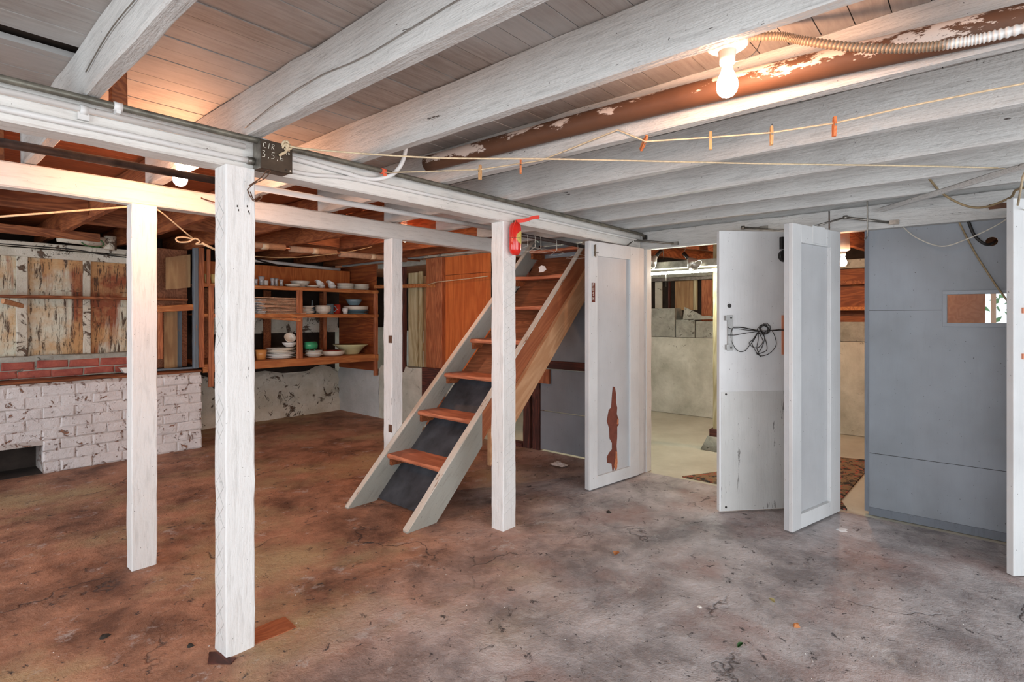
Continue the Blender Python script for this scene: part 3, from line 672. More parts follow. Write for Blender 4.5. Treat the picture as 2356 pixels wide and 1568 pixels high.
pin((2.042, 0.78, 1.988), 0.02, 0.25, 'pale clothespin on the line, third from the right', M['pin'])
pin((2.136, 0.591, 1.99), -0.04, 0.5, 'tan clothespin on the line, second from the right', M['pin'])
pin((2.185, 0.397, 1.992), -0.08, 0.6, 'orange clothespin on the line, rightmost of the six', M['pin_red'])

# ================================================================== LAMPS
def bulb_fixture(x, y, ztop, zplate, label, glow=1.0, plate=0.055, mat='bulb', size=1.0):
    t = thing('ceiling_bulb', (x, y, ztop), label, 'lamp', 'bare bulb ceiling lamps')
    b = MB(); b.lathe([(0.0, ztop), (plate*0.9, ztop), (plate, zplate+0.006), (plate*0.85, zplate), (0.028, zplate-0.008), (0.0, zplate-0.008)], (x, y, 0), 24); b.obj('base_plate', M['socket'], t)
    b = MB(); b.lathe([(0.0, zplate-0.004), (0.026, zplate-0.006), (0.022, zplate-0.03), (0.021, zplate-0.045), (0.0, zplate-0.045)], (x, y, 0), 20); sk = b.obj('socket', M['socket'], t)
    s = size; z0 = zplate-0.043
    pr = [(0.0, 0), (0.014, 0), (0.0145, -0.012), (0.017, -0.024), (0.025, -0.042), (0.030, -0.058), (0.0305, -0.070), (0.027, -0.084), (0.018, -0.095), (0.008, -0.0995), (0.0, -0.1)]
    b = MB(); b.lathe([(r*s, z0+z*s) for r, z in pr], (x, y, 0), 24); b.obj('bulb', M[mat], sk)
    return t
l1 = bulb_fixture(1.625, 0.572, 2.185, 2.092, 'lit bare bulb under the ceiling at upper right', plate=0.058)
b = MB(); b.tube(smooth_path([(1.655, 0.56, 2.06), (1.67, 0.53, 2.066), (1.69, 0.51, 2.09), (1.70, 0.50, 2.12)], 6), 0.0018, 6); b.obj('pull_chain', M['steel'], l1)
bulb_fixture(0.90, 2.84, 2.185, 2.057, 'lit bare bulb at upper left behind the dark pipe', mat='bulb_left', plate=0.05)
bulb_fixture(3.07, 3.95, 2.185, 2.125, 'lit bulb just showing under the rear beam by the back post', mat='bulb_far')
bulb_fixture(5.62, 0.955, 2.15, 1.90, 'lit bare bulb seen through the gap beside the grey door', mat='bulb_far')

# ================================================================== STAIRCASE
random.seed(31)
t = thing('staircase', (2.1, 2.96, 0), 'steep open wooden staircase rising behind the front post', 'staircase')
SL = (1, 0, 0.995)
def stringer_poly(x0, x1, z_at_x0_top, depth_v, cutfoot=False):
    pass
def slant(y0, y1, xa, xb, dz_top, dz_bot, mat, name, label=None, foot=False):
    """slanted board between x=xa..xb, top edge z=(x-2.05)+dz_top, bottom edge z=(x-2.05)+dz_bot"""
    n = 14; b = MB(); vs = []
    for i in range(n+1):
        x = xa+(xb-xa)*i/n; zt = (x-2.05)*0.995+dz_top+jit(0.003); zb = (x-2.05)*0.995+dz_bot
        xt = x; xbm = x
        if foot: zb = max(zb, 0.0)
        for yy, zz in ((y0, zt), (y1, zt), (y1, zb), (y0, zb)): vs.append((x, yy, max(0.0, zz)))
    fs = []
    for i in range(n):
        for j in range(4):
            a = i*4+j; c = i*4+(j+1) % 4; fs.append((a, c, c+4, a+4))
    fs.append((0, 1, 2, 3)); fs.append(tuple(n*4+3-j for j in range(4)))
    b.add(vs, fs); o = b.obj(name, mat, t)
    if label: plabel(o, label)
    return o
for (y0, y1, nm) in ((2.62, 2.662, 'right'), (3.262, 3.30, 'left')):
    slant(y0, y1, 2.052, 2.70, 0.0, -0.235, M['stair_grey'], 'lower_stringer', 'grey painted lower end of the stringer', True)
    slant(y0, y1, 2.70, 4.15, 0.0, -0.205, M['fir'] if nm == 'right' else M['stair_grey'], 'stringer')
    slant(y0-0.002, y1+0.002, 2.056, 4.15, 0.012, 0.0, M['stair_edge'], 'stringer_edge', 'worn pale top edge of the stringer')
slant(2.585, 2.618, 2.75, 4.15, -0.190, -0.425, M['fir_light'], 'carriage_board', 'lighter lower board nailed under the right stringer')
slant(2.664, 3.26, 2.30, 3.12, -0.222, -0.236, M['black_board'], 'back_board', 'charcoal backing under the lower steps')
slant(2.664, 3.26, 3.12, 4.15, -0.222, -0.236, M['brown_back'], 'back_board', 'brown backing under the upper steps')
TR = [(2.375, 0.315), (2.655, 0.590), (2.925, 0.857), (3.215, 1.122), (3.475, 1.398), (3.745, 1.672), (4.005, 1.940)]
for i, (x, z) in enumerate(TR):
    b = MB(); n = 12; vs = []; L = 0.24 if i < 6 else 0.17
    for k in range(n+1):
        yy = 2.664+(3.298-2.664)*k/n; worn = 0.010*math.sin(PI*k/n)**2; fr = 0.012*math.sin(PI*k/n)+jit(0.002)
        for px, pz in ((x+fr+0.006, z-worn), (x+L, z), (x+L, z-0.032), (x+fr+0.006, z-0.034), (x+fr, z-0.026), (x+fr-0.003, z-worn-0.012)): vs.append((px, yy, pz))
    fs = []
    for k in range(n):
        for j in range(6):
            a = k*6+j; c = k*6+(j+1) % 6; fs.append((a, c, c+6, a+6))
    fs.append(tuple(range(6))); fs.append(tuple(n*6+5-j for j in range(6)))
    b.add(vs, fs); b.obj('tread', M['tread'], t)
    b = MB(); b.box((x+0.02, 3.235, z-0.085), (x+0.20, 3.26, z-0.036)); b.obj('cleat', M['brown_y'], t); b = MB(); b.box((x+0.02, 2.664, z-0.085), (x+0.20, 2.69, z-0.036)); b.obj('cleat', M['brown_y'], t)
b = MB(); b.prism([(0, 0), (0.05, 0.0), (0.085, 0.02), (0.07, 0.05), (0.03, 0.06), (0.0, 0.045), (0.01, 0.02)], (3.79, 2.98, 1.70), (0, -1, 0), (0, 0, 1), (-1, 0, 0), 0.002)
tag(b.obj('torn_paper', M['tissue']), 'torn scrap of pale paper on the board under the top steps', 'paper')
# closet rod with wire hangers
b = MB(); b.tube([(2.62, 2.42, 1.872), (4.15, 2.42, 1.865)], 0.014, 10); tag(b.obj('hanging_rod', M['pipe_dark']), 'dark rod under the beam over the stairs, with wire hangers', 'rod')
def hanger(x, rz, label):
    t = thing('wire_hanger', (x, 2.42, 1.80), label, 'hanger', 'wire hangers on the dark rod')
    b = MB(); h = [(0.0, 2.405, 1.82), (0.0, 2.405, 1.855)]
    for k in range(9):
        a = PI+PI*k/8; h.append((0.0, 2.42+0.0142*math.cos(a), 1.869-0.0142*math.sin(a)))
    h += [(0.0, 2.436, 1.86)]
    b.tube([(x+p[0], p[1], p[2]) for p in h], 0.0016, 5)
    b.tube([(x, 2.405, 1.82), (x, 2.405, 1.80)], 0.003, 5)
    b.obj('hook', M['white_cable'], t)
    b = MB(); b.tube([(x, 2.405, 1.80), (x, 2.30, 1.768), (x, 2.40, 1.764), (x, 2.50, 1.768), (x, 2.405, 1.80)], 0.0014, 5); b.obj('shoulder_wire', M['white_cable'], t)
    t.rotation_euler = (0, 0, rz)
for x, r, lb in ((2.93, 0.3, 'wire hanger on the dark rod, nearest the red canister'), (3.02, -0.2, 'wire hanger on the dark rod, second from the canister'), (3.08, 0.2, 'wire hanger on the dark rod, third from the canister'), (3.28, -0.3, 'wire hanger on the dark rod, near its middle'), (3.55, 0.4, 'wire hanger on the dark rod, nearest the door')): hanger(x, r, lb)

# ================================================================== BACKING PANELS UNDER THE STAIRS (x=4.2 plane)
b = MB(); b.box((4.205, 2.24, 0.015), (4.225, 3.284, 0.388)); tag(b.obj('wall_panel', M['grey_panel']), 'blue-grey board under the stairs, bottom of three', 'panel', 'blue-grey boards under the stairs')
b = MB(); b.box((4.205, 2.24, 0.398), (4.225, 3.284, 0.80)); tag(b.obj('wall_panel', M['grey_panel']), 'blue-grey board under the stairs, middle of three', 'panel', 'blue-grey boards under the stairs')
b = MB(); b.box((4.225, 2.24, 0.86), (4.245, 3.50, 1.99)); tag(b.obj('wall_panel', M['grey_panel']), 'blue-grey board under the stairs, top of three', 'panel', 'blue-grey boards under the stairs')
b = MB(); b.timber((4.205, 2.24, 0.845), (4.205, 3.50, 0.845), 0.04, 0.075); tag(b.obj('cross_rail', M['dark_y']), 'dark red rail between the blue-grey boards', 'rail')
b = MB(); b.timber((4.235, 3.335, 0), (4.235, 3.335, 2.0), 0.09, 0.09, up=(1,0,0)); tag(b.obj('wall_stud', M['dark_z']), 'dark stud beside the blue-grey boards under the stairs', 'stud')
b = MB(); b.timber((4.235, 3.45, 0), (4.235, 3.45, 2.0), 0.09, 0.10, up=(1,0,0)); tag(b.obj('wall_stud', M['dark_z']), 'darker outer stud next to the lit gap under the stairs', 'stud')
b = MB(); b.box((4.18, 3.16, 0.66), (4.20, 3.32, 0.80)); tag(b.obj('plywood_scrap', M['orange_z']), 'small orange wood block below the dark red rail', 'block')
b = MB(); b.timber((4.22, 3.50, 0.02), (4.22, 3.96, 0.02), 0.09, 0.04); tag(b.obj('sill_board', M['dark_y']), 'dark sill board on the floor in the lit gap', 'board')
b = MB(); b.box((4.205, 2.27, 1.06), (4.22, 2.30, 1.40)); b.box((4.17, 2.26, 1.0), (4.205, 2.30, 1.36)); tag(b.obj('white_batten', M['white_z']), 'short white batten behind the edge of the push door', 'batten')
# plywood wall left of stairs
b = MB(); b.box((4.20, 3.96, 0.20), (4.215, 4.66, 1.78)); b.box((4.198, 3.96, 1.785), (4.215, 4.66, 1.99)); tag(b.obj('partition_board', M['ply']), 'large orange plywood board behind the stairs', 'partition')
b = MB(); b.timber((4.18, 4.72, 0.0), (4.18, 4.72, 1.99), 0.07, 0.11, up=(0,1,0)); tag(b.obj('wall_stud', M['orange_z']), 'orange stud along the left edge of the plywood', 'stud')
b = MB(); b.timber((4.20, 4.87, 0.0), (4.20, 4.87, 1.99), 0.09, 0.17, up=(0,1,0)); tag(b.obj('wall_stud', M['orange_z']), 'wide orange stud left of the plywood, with a rag tie', 'stud')
b = MB(); b.box((4.10, 4.62, 0.36), (4.13, 4.96, 0.72)); tag(b.obj('dark_board', M['dark_y']), 'dark board leaning at the foot of the orange studs', 'board')
b = MB(); b.box((4.15, 3.9, 2.0), (4.24, 4.98, 2.07)); tag(b.obj('mottled_lintel', M['foundation']), 'pale mottled lintel above the plywood', 'beam')
b = MB(); b.timber((4.16, 4.78, 1.67), (4.16, 5.98, 1.70), 0.03, 0.045); tag(b.obj('cross_rail', M['orange_x']), 'brown rail across the framed opening behind the back post', 'rail')
b = MB(); b.timber((4.22, 4.97, 1.96), (4.22, 5.95, 1.96), 0.06, 0.06); tag(b.obj('opening_lintel', M['blockgrey']), 'grey mottled strip over the framed opening', 'beam')
for (y0, y1, z1, mt, lb) in ((5.22, 5.40, 1.85, 'lath', 'pale vertical board in the framed opening, widest one'), (5.14, 5.20, 1.86, 'lath', 'narrow pale vertical board beside the widest one'), (5.045, 5.11, 1.80, 'tan_z', 'tan vertical board in the framed opening'), (5.012, 5.034, 1.78, 'lath', 'thin pale strip right of the tan board')):
    b = MB(); b.box((4.25, y0, 0.70), (4.27, y1, z1)); tag(b.obj('leaning_board', M[mt]), lb, 'board', 'boards standing in the framed opening')
b = MB(); b.timber((4.22, 5.45, 0.6), (4.22, 5.45, 1.95), 0.06, 0.05, up=(1,0,0)); tag(b.obj('wall_stud', M['dark_z']), 'dark stud just right of the back post', 'stud')
b = MB(); b.box((4.45, 5.00, 1.10), (4.47, 5.22, 1.66)); tag(b.obj('louvred_board', M['blockgrey']), 'grey slotted plastic board inside the opening', 'board')
b = MB(); b.lathe([(0.0, 0.0), (0.04, 0.0), (0.085, -0.07), (0.09, -0.09), (0.08, -0.09), (0.0, -0.03)], (4.55, 5.10, 1.98), 20); tag(b.obj('lamp_shade', M['socket']), 'white lamp shade seen in the framed opening', 'lamp shade')
b = MB(); b.box((4.4, 4.97, 0.88), (4.55, 5.4, 0.98)); tag(b.obj('shelf_board', M['orange_x']), 'orange shelf board seen in the framed opening', 'shelf')
pipe('twine', [(4.10, 4.85, 1.68), (4.11, 4.70, 1.705), (4.12, 4.2, 1.72), (4.10, 3.9, 1.73)], 0.005, M['rope'], 'pale twine stretched across the plywood', 'twine', 6)

# ================================================================== SHELVING WITH DISHES
t = thing('shelf_unit', (3.1, 6.3, 0.74), 'orange-brown wall shelving full of dishes', 'shelving')
random.seed(41)
def tb(name, *a, mat='orange_x', **k):
    b = MB(); b.timber(*a, **k); return b.obj(name, M[mat], t)
for z, nm in ((1.640, 'top'), (1.330, 'mid')):
    b = MB(); b.box((2.09, 5.97, z-0.004), (4.19, 6.55, z+0.012)); b.obj('shelf', M['orange_x'], t)
    tb('shelf_edge', (2.09, 5.955, z-0.010), (4.19, 5.955, z-0.010), 0.025, 0.042)
b = MB(); b.box((2.09, 5.97, 0.812), (4.19, 6.80, 0.828)); b.obj('shelf', M['orange_x'], t)
tb('shelf_edge', (2.09, 5.955, 0.785), (4.19, 5.955, 0.785), 0.028, 0.085)
tb('divider', (3.12, 5.96, 1.35), (3.12, 5.96, 1.625), 0.07, 0.03, up=(0,1,0), mat='orange_z')
tb('divider', (3.12, 5.96, 0.83), (3.12, 5.96, 1.32), 0.07, 0.03, up=(0,1,0), mat='orange_z')
tb('upright', (4.16, 5.96, 0.55), (4.16, 5.96, 1.62), 0.05, 0.04, up=(0,1,0), mat='orange_z')
tb('upright', (2.06, 5.95, 0.80), (2.06, 5.95, 2.0), 0.075, 0.05, up=(0,1,0), mat='orange_z')
tb('upright', (2.135, 5.93, 1.64), (2.135, 5.93, 1.99), 0.03, 0.04, up=(0,1,0), mat='orange_z')
tb('upright', (2.16, 5.93, 0.60), (2.16, 5.93, 1.62), 0.05, 0.04, up=(0,1,0), mat='orange_z')
tb('rear_upright', (3.78, 6.55, 0.83), (3.78, 6.55, 1.64), 0.04, 0.04, up=(0,1,0), mat='orange_z')
tb('rear_upright', (2.72, 6.50, 0.83), (2.72, 6.50, 1.33), 0.05, 0.04, up=(0,1,0), mat='orange_z')
b = MB(); b.box((4.178, 5.985, 0.605), (4.192, 6.86, 2.0)); plabel(b.obj('side_panel', M['ply_y'], t), 'orange plywood end panel')
b = MB(); b.box((2.3, 6.56, 1.64), (4.16, 6.575, 1.93)); plabel(b.obj('back_panel', M['ply'], t), 'orange plywood back above the top shelf')
b = MB(); b.timber((2.55, 6.1, 1.325), (3.12, 5.93, 1.27), 0.02, 0.035); tag(b.obj('loose_batten', M['orange_x']), 'loose batten slanting below the newspapers', 'batten')
# old wall framing behind the lower compartment
b = MB(); b.box((2.3, 6.86, 1.10), (4.16, 6.88, 1.40)); tag(b.obj('weathered_board', M['foundation']), 'weathered grey-brown board behind the middle of the shelves', 'board')
for x, lb in ((2.45, 'left'), (3.15, 'middle'), (3.92, 'right')):
    b = MB(); b.timber((x, 6.84, 0.83), (x, 6.84, 1.64), 0.09, 0.04, up=(0,1,0)); tag(b.obj('rough_stud', M['brown_y']), 'rough old stud behind the shelves, the %s one' % lb, 'stud', 'rough studs behind the shelves')
b = MB(); b.timber((2.65, 6.7, 0.95), (2.95, 6.7, 1.30), 0.05, 0.06, up=(0,1,0)); tag(b.obj('diagonal_brace', M['foundation']), 'diagonal rough brace behind the lower left shelf', 'brace')
pipe('white_plank', [(2.5, 6.55, 1.985), (3.0, 6.55, 1.975), (3.6, 6.55, 1.955), (4.0, 6.55, 1.945)], 0.022, M['white_x'], 'thin white strip hanging above the shelf back', 'board', 6)
pipe('black_hose', [(2.45, 6.0, 2.0), (2.75, 6.1, 1.93), (3.0, 6.2, 1.90)], 0.010, M['black_cable'], 'black hose sloping down above the glasses', 'hose', 8)

def plate_prof(r, h=0.016): return [(0, 0), (r*0.6, 0), (r*0.62, 0.003), (r, h), (r, h+0.003), (r*0.6, 0.007), (0, 0.006)]
def bowl_prof(r, h, f=0.45): return [(0, 0), (r*f, 0), (r*f, 0.004), (r*0.78, h*0.45), (r, h), (r*0.97, h+0.002), (r*0.74, h*0.5), (r*f*0.9, 0.008), (0, 0.008)]
def cup_prof(r, h, tp=0.8): return [(0, 0), (r*tp, 0), (r*(tp+1)/2, h*0.5), (r, h), (r*0.95, h), (r*(tp+1)/2-0.004, h*0.5), (r*tp-0.004, 0.006), (0, 0.006)]
def tank_prof(r, h): return [(0, 0), (r*0.75, 0), (r*0.8, h*0.2), (r*0.68, h*0.5), (r*0.85, h*0.8), (r, h), (r*0.93, h), (r*0.78, h*0.8), (r*0.60, h*0.5), (r*0.7, 0.01), (0, 0.01)]
def dish(name, cat, prof, x, y, z, mat, label, group=None, tilt=(0, 0), seg=28):
    b = MB(); b.lathe(prof, (0, 0, 0), seg); o = b.obj(name, M[mat], recentre=False)
    o.location = (x, y, z); o.rotation_euler = (tilt[0], tilt[1], 0); return tag(o, label, cat, group)
ZT, ZM, ZL = 1.653, 1.343, 0.829
YF = 6.12
def handle(o, r, z0, z1, ang, mat, rad=0.005, out=0.03):
    b = MB(); pts = []
    for k in range(9):
        a = -PI/2+PI*k/8; rr = r+out*math.cos(a); zz = (z0+z1)/2+(z1-z0)/2*math.sin(a)
        pts.append((rr*math.cos(ang), rr*math.sin(ang), zz))
    b.tube(pts, rad, 7); h = b.obj('handle', M[mat], recentre=False)
    me = h; me.parent = o; me.location = (0, 0, 0); return h
# top shelf
for i, (x, h, r, lb) in enumerate(((2.695, 0.075, 0.022, 'small clear glass at the left end of the top shelf'), (2.762, 0.108, 0.036, 'tall clear glass near the left end of the top shelf'), (2.882, 0.095, 0.026, 'clear glass, left of the cluster of three'), (2.93, 0.095, 0.026, 'clear glass, middle of the cluster of three'), (2.985, 0.086, 0.026, 'clear glass, right of the cluster of three'))):
    dish('drinking_glass', 'glass', tank_prof(r, h), x, YF+0.012*(i % 2), ZT, 'glass', lb, 'clear glasses on the top shelf', seg=20)
for k in range(3): dish('blue_bowl', 'bowl', bowl_prof(0.036, 0.03, 0.6), 2.825, YF+0.06, ZT+0.018*k, 'ceramic_w', '%s of three small pale bowls between the glasses' % ['bottom', 'middle', 'top'][k], 'small pale bowls between the glasses')
dish('cup', 'cup', cup_prof(0.038, 0.075), 3.04, YF+0.15, ZT, 'ceramic_o', 'tan cup behind the shallow bowls on the top shelf')
for k in range(2): dish('shallow_bowl', 'bowl', bowl_prof(0.095, 0.024, 0.55), 3.125, YF, ZT+0.012*k, 'ceramic', '%s of two cream shallow bowls on the top shelf' % ['lower', 'upper'][k], 'cream shallow bowls')
dish('serving_bowl', 'bowl', bowl_prof(0.115, 0.085, 0.5), 3.285, YF+0.14, ZT, 'ceramic', 'large cream serving bowl at the back of the top shelf')
dish('saucer', 'saucer', bowl_prof(0.085, 0.030, 0.4), 3.375, YF, ZT, 'ceramic', 'single cream saucer before the serving bowl')
for k, (x, dx) in enumerate(((3.45, 'left'), (3.60, 'right'))):
    c1 = dish('teacup', 'cup', bowl_prof(0.052, 0.045, 0.45), x+0.03, YF, ZT, 'ceramic_w', 'lower cup of the %s tilted teacup pair' % dx, 'patterned teacups on the top shelf')
    handle(c1, 0.045, 0.012, 0.035, 0.2, 'ceramic_w', 0.003, 0.018)
    c2 = dish('teacup', 'cup', bowl_prof(0.052, 0.045, 0.45), x-0.005, YF, ZT+0.043, 'ceramic_w', 'upper cup of the %s tilted teacup pair' % dx, 'patterned teacups on the top shelf', tilt=(0.1, 0.5))
    handle(c2, 0.045, 0.012, 0.035, PI, 'ceramic_w', 0.003, 0.018)
for n_, x, r in ((4, 3.815, 0.108), (4, 4.043, 0.108)):
    for k in range(n_): dish('stacked_bowl', 'bowl', [(0, 0), (r*0.8, 0), (r, 0.016), (r, 0.021), (r*0.95, 0.021), (r*0.75, 0.005), (0, 0.005)], x, YF+jit(0.003), ZT+0.0185*k, 'ceramic', 'cream bowl in the %s stack at the right of the top shelf, %s' % ('left' if x < 3.9 else 'right', ['bottom one', 'second from bottom', 'third from bottom', 'topmost'][k]), 'cream bowls stacked on the top shelf')
for x, lb in ((2.182, 'yellow cup on the top shelf left of the nearest post'), (2.240, 'yellow cup half hidden by the nearest post')):
    dish('yellow_cup', 'cup', cup_prof(0.030, 0.098, 0.75), x, 6.08, ZT, 'ceramic_y', lb, 'yellow cups on the top shelf')
# middle shelf: newspapers
random.seed(43)
NP = 13
for k in range(NP):
    z = ZM+0.0142*k; b = MB(); dx = 0.03*math.sin(k*1.9)+jit(0.01)-0.0025*k*3; n = 10; vs = []; fs = []; a0 = 2.755+dx; a1 = 3.215+dx*0.6-0.003*k
    for i in range(n+1):
        x = a0+(a1-a0)*i/n; w = 0.001*math.sin(i*0.8+k)
        rr = 0.0055
        for yy, zz in ((5.985+jit(0.004), z+0.001+w), (5.980+jit(0.004), z+0.0065+w), (5.985+jit(0.004), z+0.0105+w), (6.28, z+0.012), (6.28, z+0.001)): vs.append((x, yy, zz))
    for i in range(n):
        for j in range(5):
            p = i*5+j; q = i*5+(j+1) % 5; fs.append((p, q, q+5, p+5))
    fs.append((0, 1, 2, 3, 4)); fs.append(tuple(n*5+4-j for j in range(5)))
    b.add(vs, fs); lab = ['bottom', 'second from bottom', 'third from bottom', 'fourth from bottom', 'fifth from bottom', 'sixth from bottom', 'seventh, in the middle', 'sixth from top', 'fifth from top', 'fourth from top', 'third from top', 'second from top', 'topmost'][k]
    tag(b.obj('folded_newspaper', M[('paper', 'paper_b', 'paper', 'paper_c')[k % 4]]), 'folded brown newspaper in the stack, %s' % lab, 'newspaper', 'folded newspapers on the middle shelf')
for k in range(9):
    b = MB(); b.box((2.66+0.01*math.sin(k*2.0), 6.0, ZM+0.001+0.0185*k), (2.745+0.012*math.sin(k), 6.25, ZM+0.0135+0.0185*k))
    tag(b.obj('magazine', M['paper_grey']), 'grey magazine left of the newspapers, number %d from the bottom' % (k+1), 'magazine', 'grey magazines on the middle shelf')
for k in range(5): dish('plate', 'plate', plate_prof(0.085-0.004*(k % 2)), 3.30+0.012*math.sin(k*2), YF, ZM+0.019*k, 'ceramic', 'cream plate right of the divider on the middle shelf, %s' % ['bottom', 'second from bottom', 'middle', 'second from top', 'topmost'][k], 'cream plates on the middle shelf')
o = dish('milk_jug', 'jug', [(0, 0), (0.035, 0), (0.05, 0.03), (0.05, 0.06), (0.035, 0.085), (0.012, 0.11), (0.010, 0.17), (0, 0.17)], 3.455, YF+0.16, ZM, 'ceramic_b', 'grey jug with a tall neck behind the stacked bowls')
for k in range(4): dish('soup_bowl', 'bowl', bowl_prof(0.096, 0.050, 0.5), 3.508, YF, ZM+0.017*k, 'ceramic', 'cream soup bowl on the middle shelf, %s of four' % ['bottom', 'second', 'third', 'top'][k], 'cream soup bowls on the middle shelf')
o = dish('blue_mug', 'mug', cup_prof(0.045, 0.125, 0.9), 3.632, YF+0.05, ZM, 'ceramic_b', 'tall slate blue mug on the middle shelf'); handle(o, 0.040, 0.03, 0.10, -0.5, 'ceramic_b', 0.006, 0.035)
dish('red_tin', 'tin', [(0, 0), (0.042, 0), (0.042, 0.12), (0.0, 0.12)], 3.745, YF+0.07, ZM, 'ceramic_r', 'red tin behind the white cup')
for k in range(1):
    o = dish('white_cup', 'cup', cup_prof(0.036, 0.078, 0.75), 3.785, YF-0.05, ZM, 'ceramic_w', 'small white cup with a handle before the red tin'); handle(o, 0.038, 0.03, 0.068, 3.6, 'ceramic_w', 0.004, 0.022)
for k in range(3): dish('blue_plate', 'plate', plate_prof(0.168-0.012*(k == 0), 0.014), 3.995, YF+0.04, ZM+0.0175*k, 'ceramic_b', 'slate blue plate under the cream dish, %s' % ['bottom', 'middle', 'top'][k], 'slate blue plates on the middle shelf')
dish('cream_dish', 'dish', [(0, 0), (0.145, 0), (0.156, 0.012), (0.158, 0.048), (0.151, 0.048), (0.142, 0.012), (0, 0.01)], 3.995, YF+0.04, ZM+0.056, 'ceramic', 'round cream dish on the slate blue plates')
dish('blue_bowl', 'bowl', bowl_prof(0.105, 0.072, 0.6), 3.955, YF+0.02, ZM+0.115, 'ceramic_b', 'slate blue bowl on top of the cream dish')
# lower shelf
dish('orange_mug', 'mug', cup_prof(0.060, 0.108, 0.78), 2.752, YF, ZL, 'ceramic_o', 'orange mug at the left of the bottom shelf')
o = dish('brown_mug', 'mug', cup_prof(0.045, 0.10, 0.85), 2.60, YF, ZL, 'ceramic_o', 'brown mug half hidden behind the nearest post'); handle(o, 0.042, 0.02, 0.08, 0.0, 'ceramic', 0.005, 0.03)
for k in range(7):
    dish('dinner_plate', 'plate', plate_prof(0.185-0.012*((k*3) % 4)*0.5, 0.020), 2.998+0.015*math.sin(k*2.4), YF+0.05, ZL+0.0165*k, 'ceramic_w' if k < 4 else 'ceramic', 'dinner plate on the bottom shelf, %s' % ['bottom of the stack', 'second from bottom', 'third from bottom', 'middle of the stack', 'third from top', 'second from top', 'topmost under the patterned bowl'][k], 'dinner plates on the bottom shelf')
dish('patterned_bowl', 'bowl', bowl_prof(0.085, 0.052, 0.5), 3.10, YF+0.03, ZL+0.127, 'ceramic_w', 'white patterned bowl on the dinner plates')
o = dish('tilted_cup', 'cup', bowl_prof(0.066, 0.058, 0.45), 3.075, YF+0.0, ZL+0.207, 'ceramic', 'cream cup lying tilted in the patterned bowl', tilt=(0.9, -0.25)); handle(o, 0.055, 0.015, 0.05, 0.3, 'ceramic', 0.004, 0.02)
for k in range(4): dish('small_plate', 'plate', bowl_prof(0.112-0.004*k, 0.028, 0.6), 3.378, YF-0.02, ZL+0.016*k, 'ceramic_w' if k % 2 else 'ceramic', 'small bowl-shaped plate under the green mug, %s of four' % ['bottom', 'second', 'third', 'top'][k], 'small plates on the bottom shelf')
o = dish('green_mug', 'mug', cup_prof(0.048, 0.13, 0.95), 3.27, YF-0.02, ZL+0.128, 'ceramic_g', 'glossy green mug lying on its side', tilt=(0, PI/2)); handle(o, 0.046, 0.05, 0.115, 0.0, 'ceramic_g', 0.005, 0.03)
o.rotation_euler = (0, PI/2, 0); o.location = (3.27, YF-0.02, ZL+0.136)
dish('casserole_dish', 'dish', [(0, 0), (0.11, 0), (0.142, 0.02), (0.150, 0.058), (0.144, 0.060), (0.132, 0.025), (0.10, 0.008), (0, 0.008)], 3.640, YF, ZL, 'ceramic', 'cream casserole dish with a red inside')
dish('red_plate', 'plate', plate_prof(0.128, 0.012), 3.64, YF+0.01, ZL+0.052, 'ceramic_r', 'shiny dark red plate lying in the casserole dish')
dish('fruit_bowl', 'bowl', [(0, 0), (0.10, 0), (0.105, 0.012), (0.165, 0.085), (0.222, 0.120), (0.222, 0.128), (0.16, 0.095), (0.095, 0.02), (0, 0.02)], 3.94, YF+0.07, ZL, 'ceramic_lime', 'wide pale green bowl at the right of the bottom shelf', seg=40)

# ================================================================== BRICK HEARTH (left back)
t = thing('brick_hearth', (0.3, 6.05, 0), 'white painted brick hearth with a dark firebox at the left', 'fireplace')
random.seed(51)
b = MB(); bw, bh, g = 0.215, 0.085, 0.006; row = 0; z = 0.006
def brick(mb, x0, x1, y0, z0, z1, d=0.1, mi=0):
    k = 0.009; j = lambda: jit(0.006); yf = y0+0.004+jit(0.004)
    vs = [(x0+j(), y0+0.012, z0+j()), (x1+j(), y0+0.012, z0+j()), (x1+j(), y0+0.012, z1+j()), (x0+j(), y0+0.012, z1+j()),
          (x0+k+j(), yf, z0+k+j()), (x1-k+j(), yf, z0+k+j()), (x1-k+j(), yf, z1-k+j()), (x0+k+j(), yf, z1-k+j()),
          (x0, y0+d, z0), (x1, y0+d, z0), (x1, y0+d, z1), (x0, y0+d, z1)]
    fs = [(4,5,6,7), (0,1,5,4), (1,2,6,5), (2,3,7,6), (3,0,4,7), (0,8,9,1), (1,9,10,2), (2,10,11,3), (3,11,8,0), (8,11,10,9)]
    mb.add(vs, fs, mi)
while z+bh < 0.765:
    off = (row % 2)*0.112; x = 2.065
    first = 0.112 if row % 2 else bw
    while x > -1.6:
        wl = first if x > 2.06 else bw
        x0 = x-wl
        inbox = (z < 0.235 and x0 < 0.855 and x > -0.35)
        if inbox:
            if x > 0.855 and x-0.853 > 0.05: brick(b, 0.853, x, 5.9, z, z+bh)
        else: brick(b, x0, x, 5.9, z, z+bh)
        x = x0-g
    row += 1; z += bh+g
b.obj('brick_face', M['whitebrick'], t)
b = MB(); b.box((0.853, 5.912, 0), (2.055, 6.25, 0.755)); b.box((-1.6, 5.912, 0.24), (0.853, 6.25, 0.755)); b.box((-1.6, 5.912, 0), (-0.35, 6.25, 0.24)); b.obj('mortar_core', M['mortar'], t)
b = MB(); b.box((-0.35, 6.25, 0), (0.853, 6.30, 0.24)); b.box((-0.35, 5.93, 0.0), (0.853, 6.25, 0.004)); plabel(b.obj('firebox', M['soot'], t), 'sooty inside of the firebox')
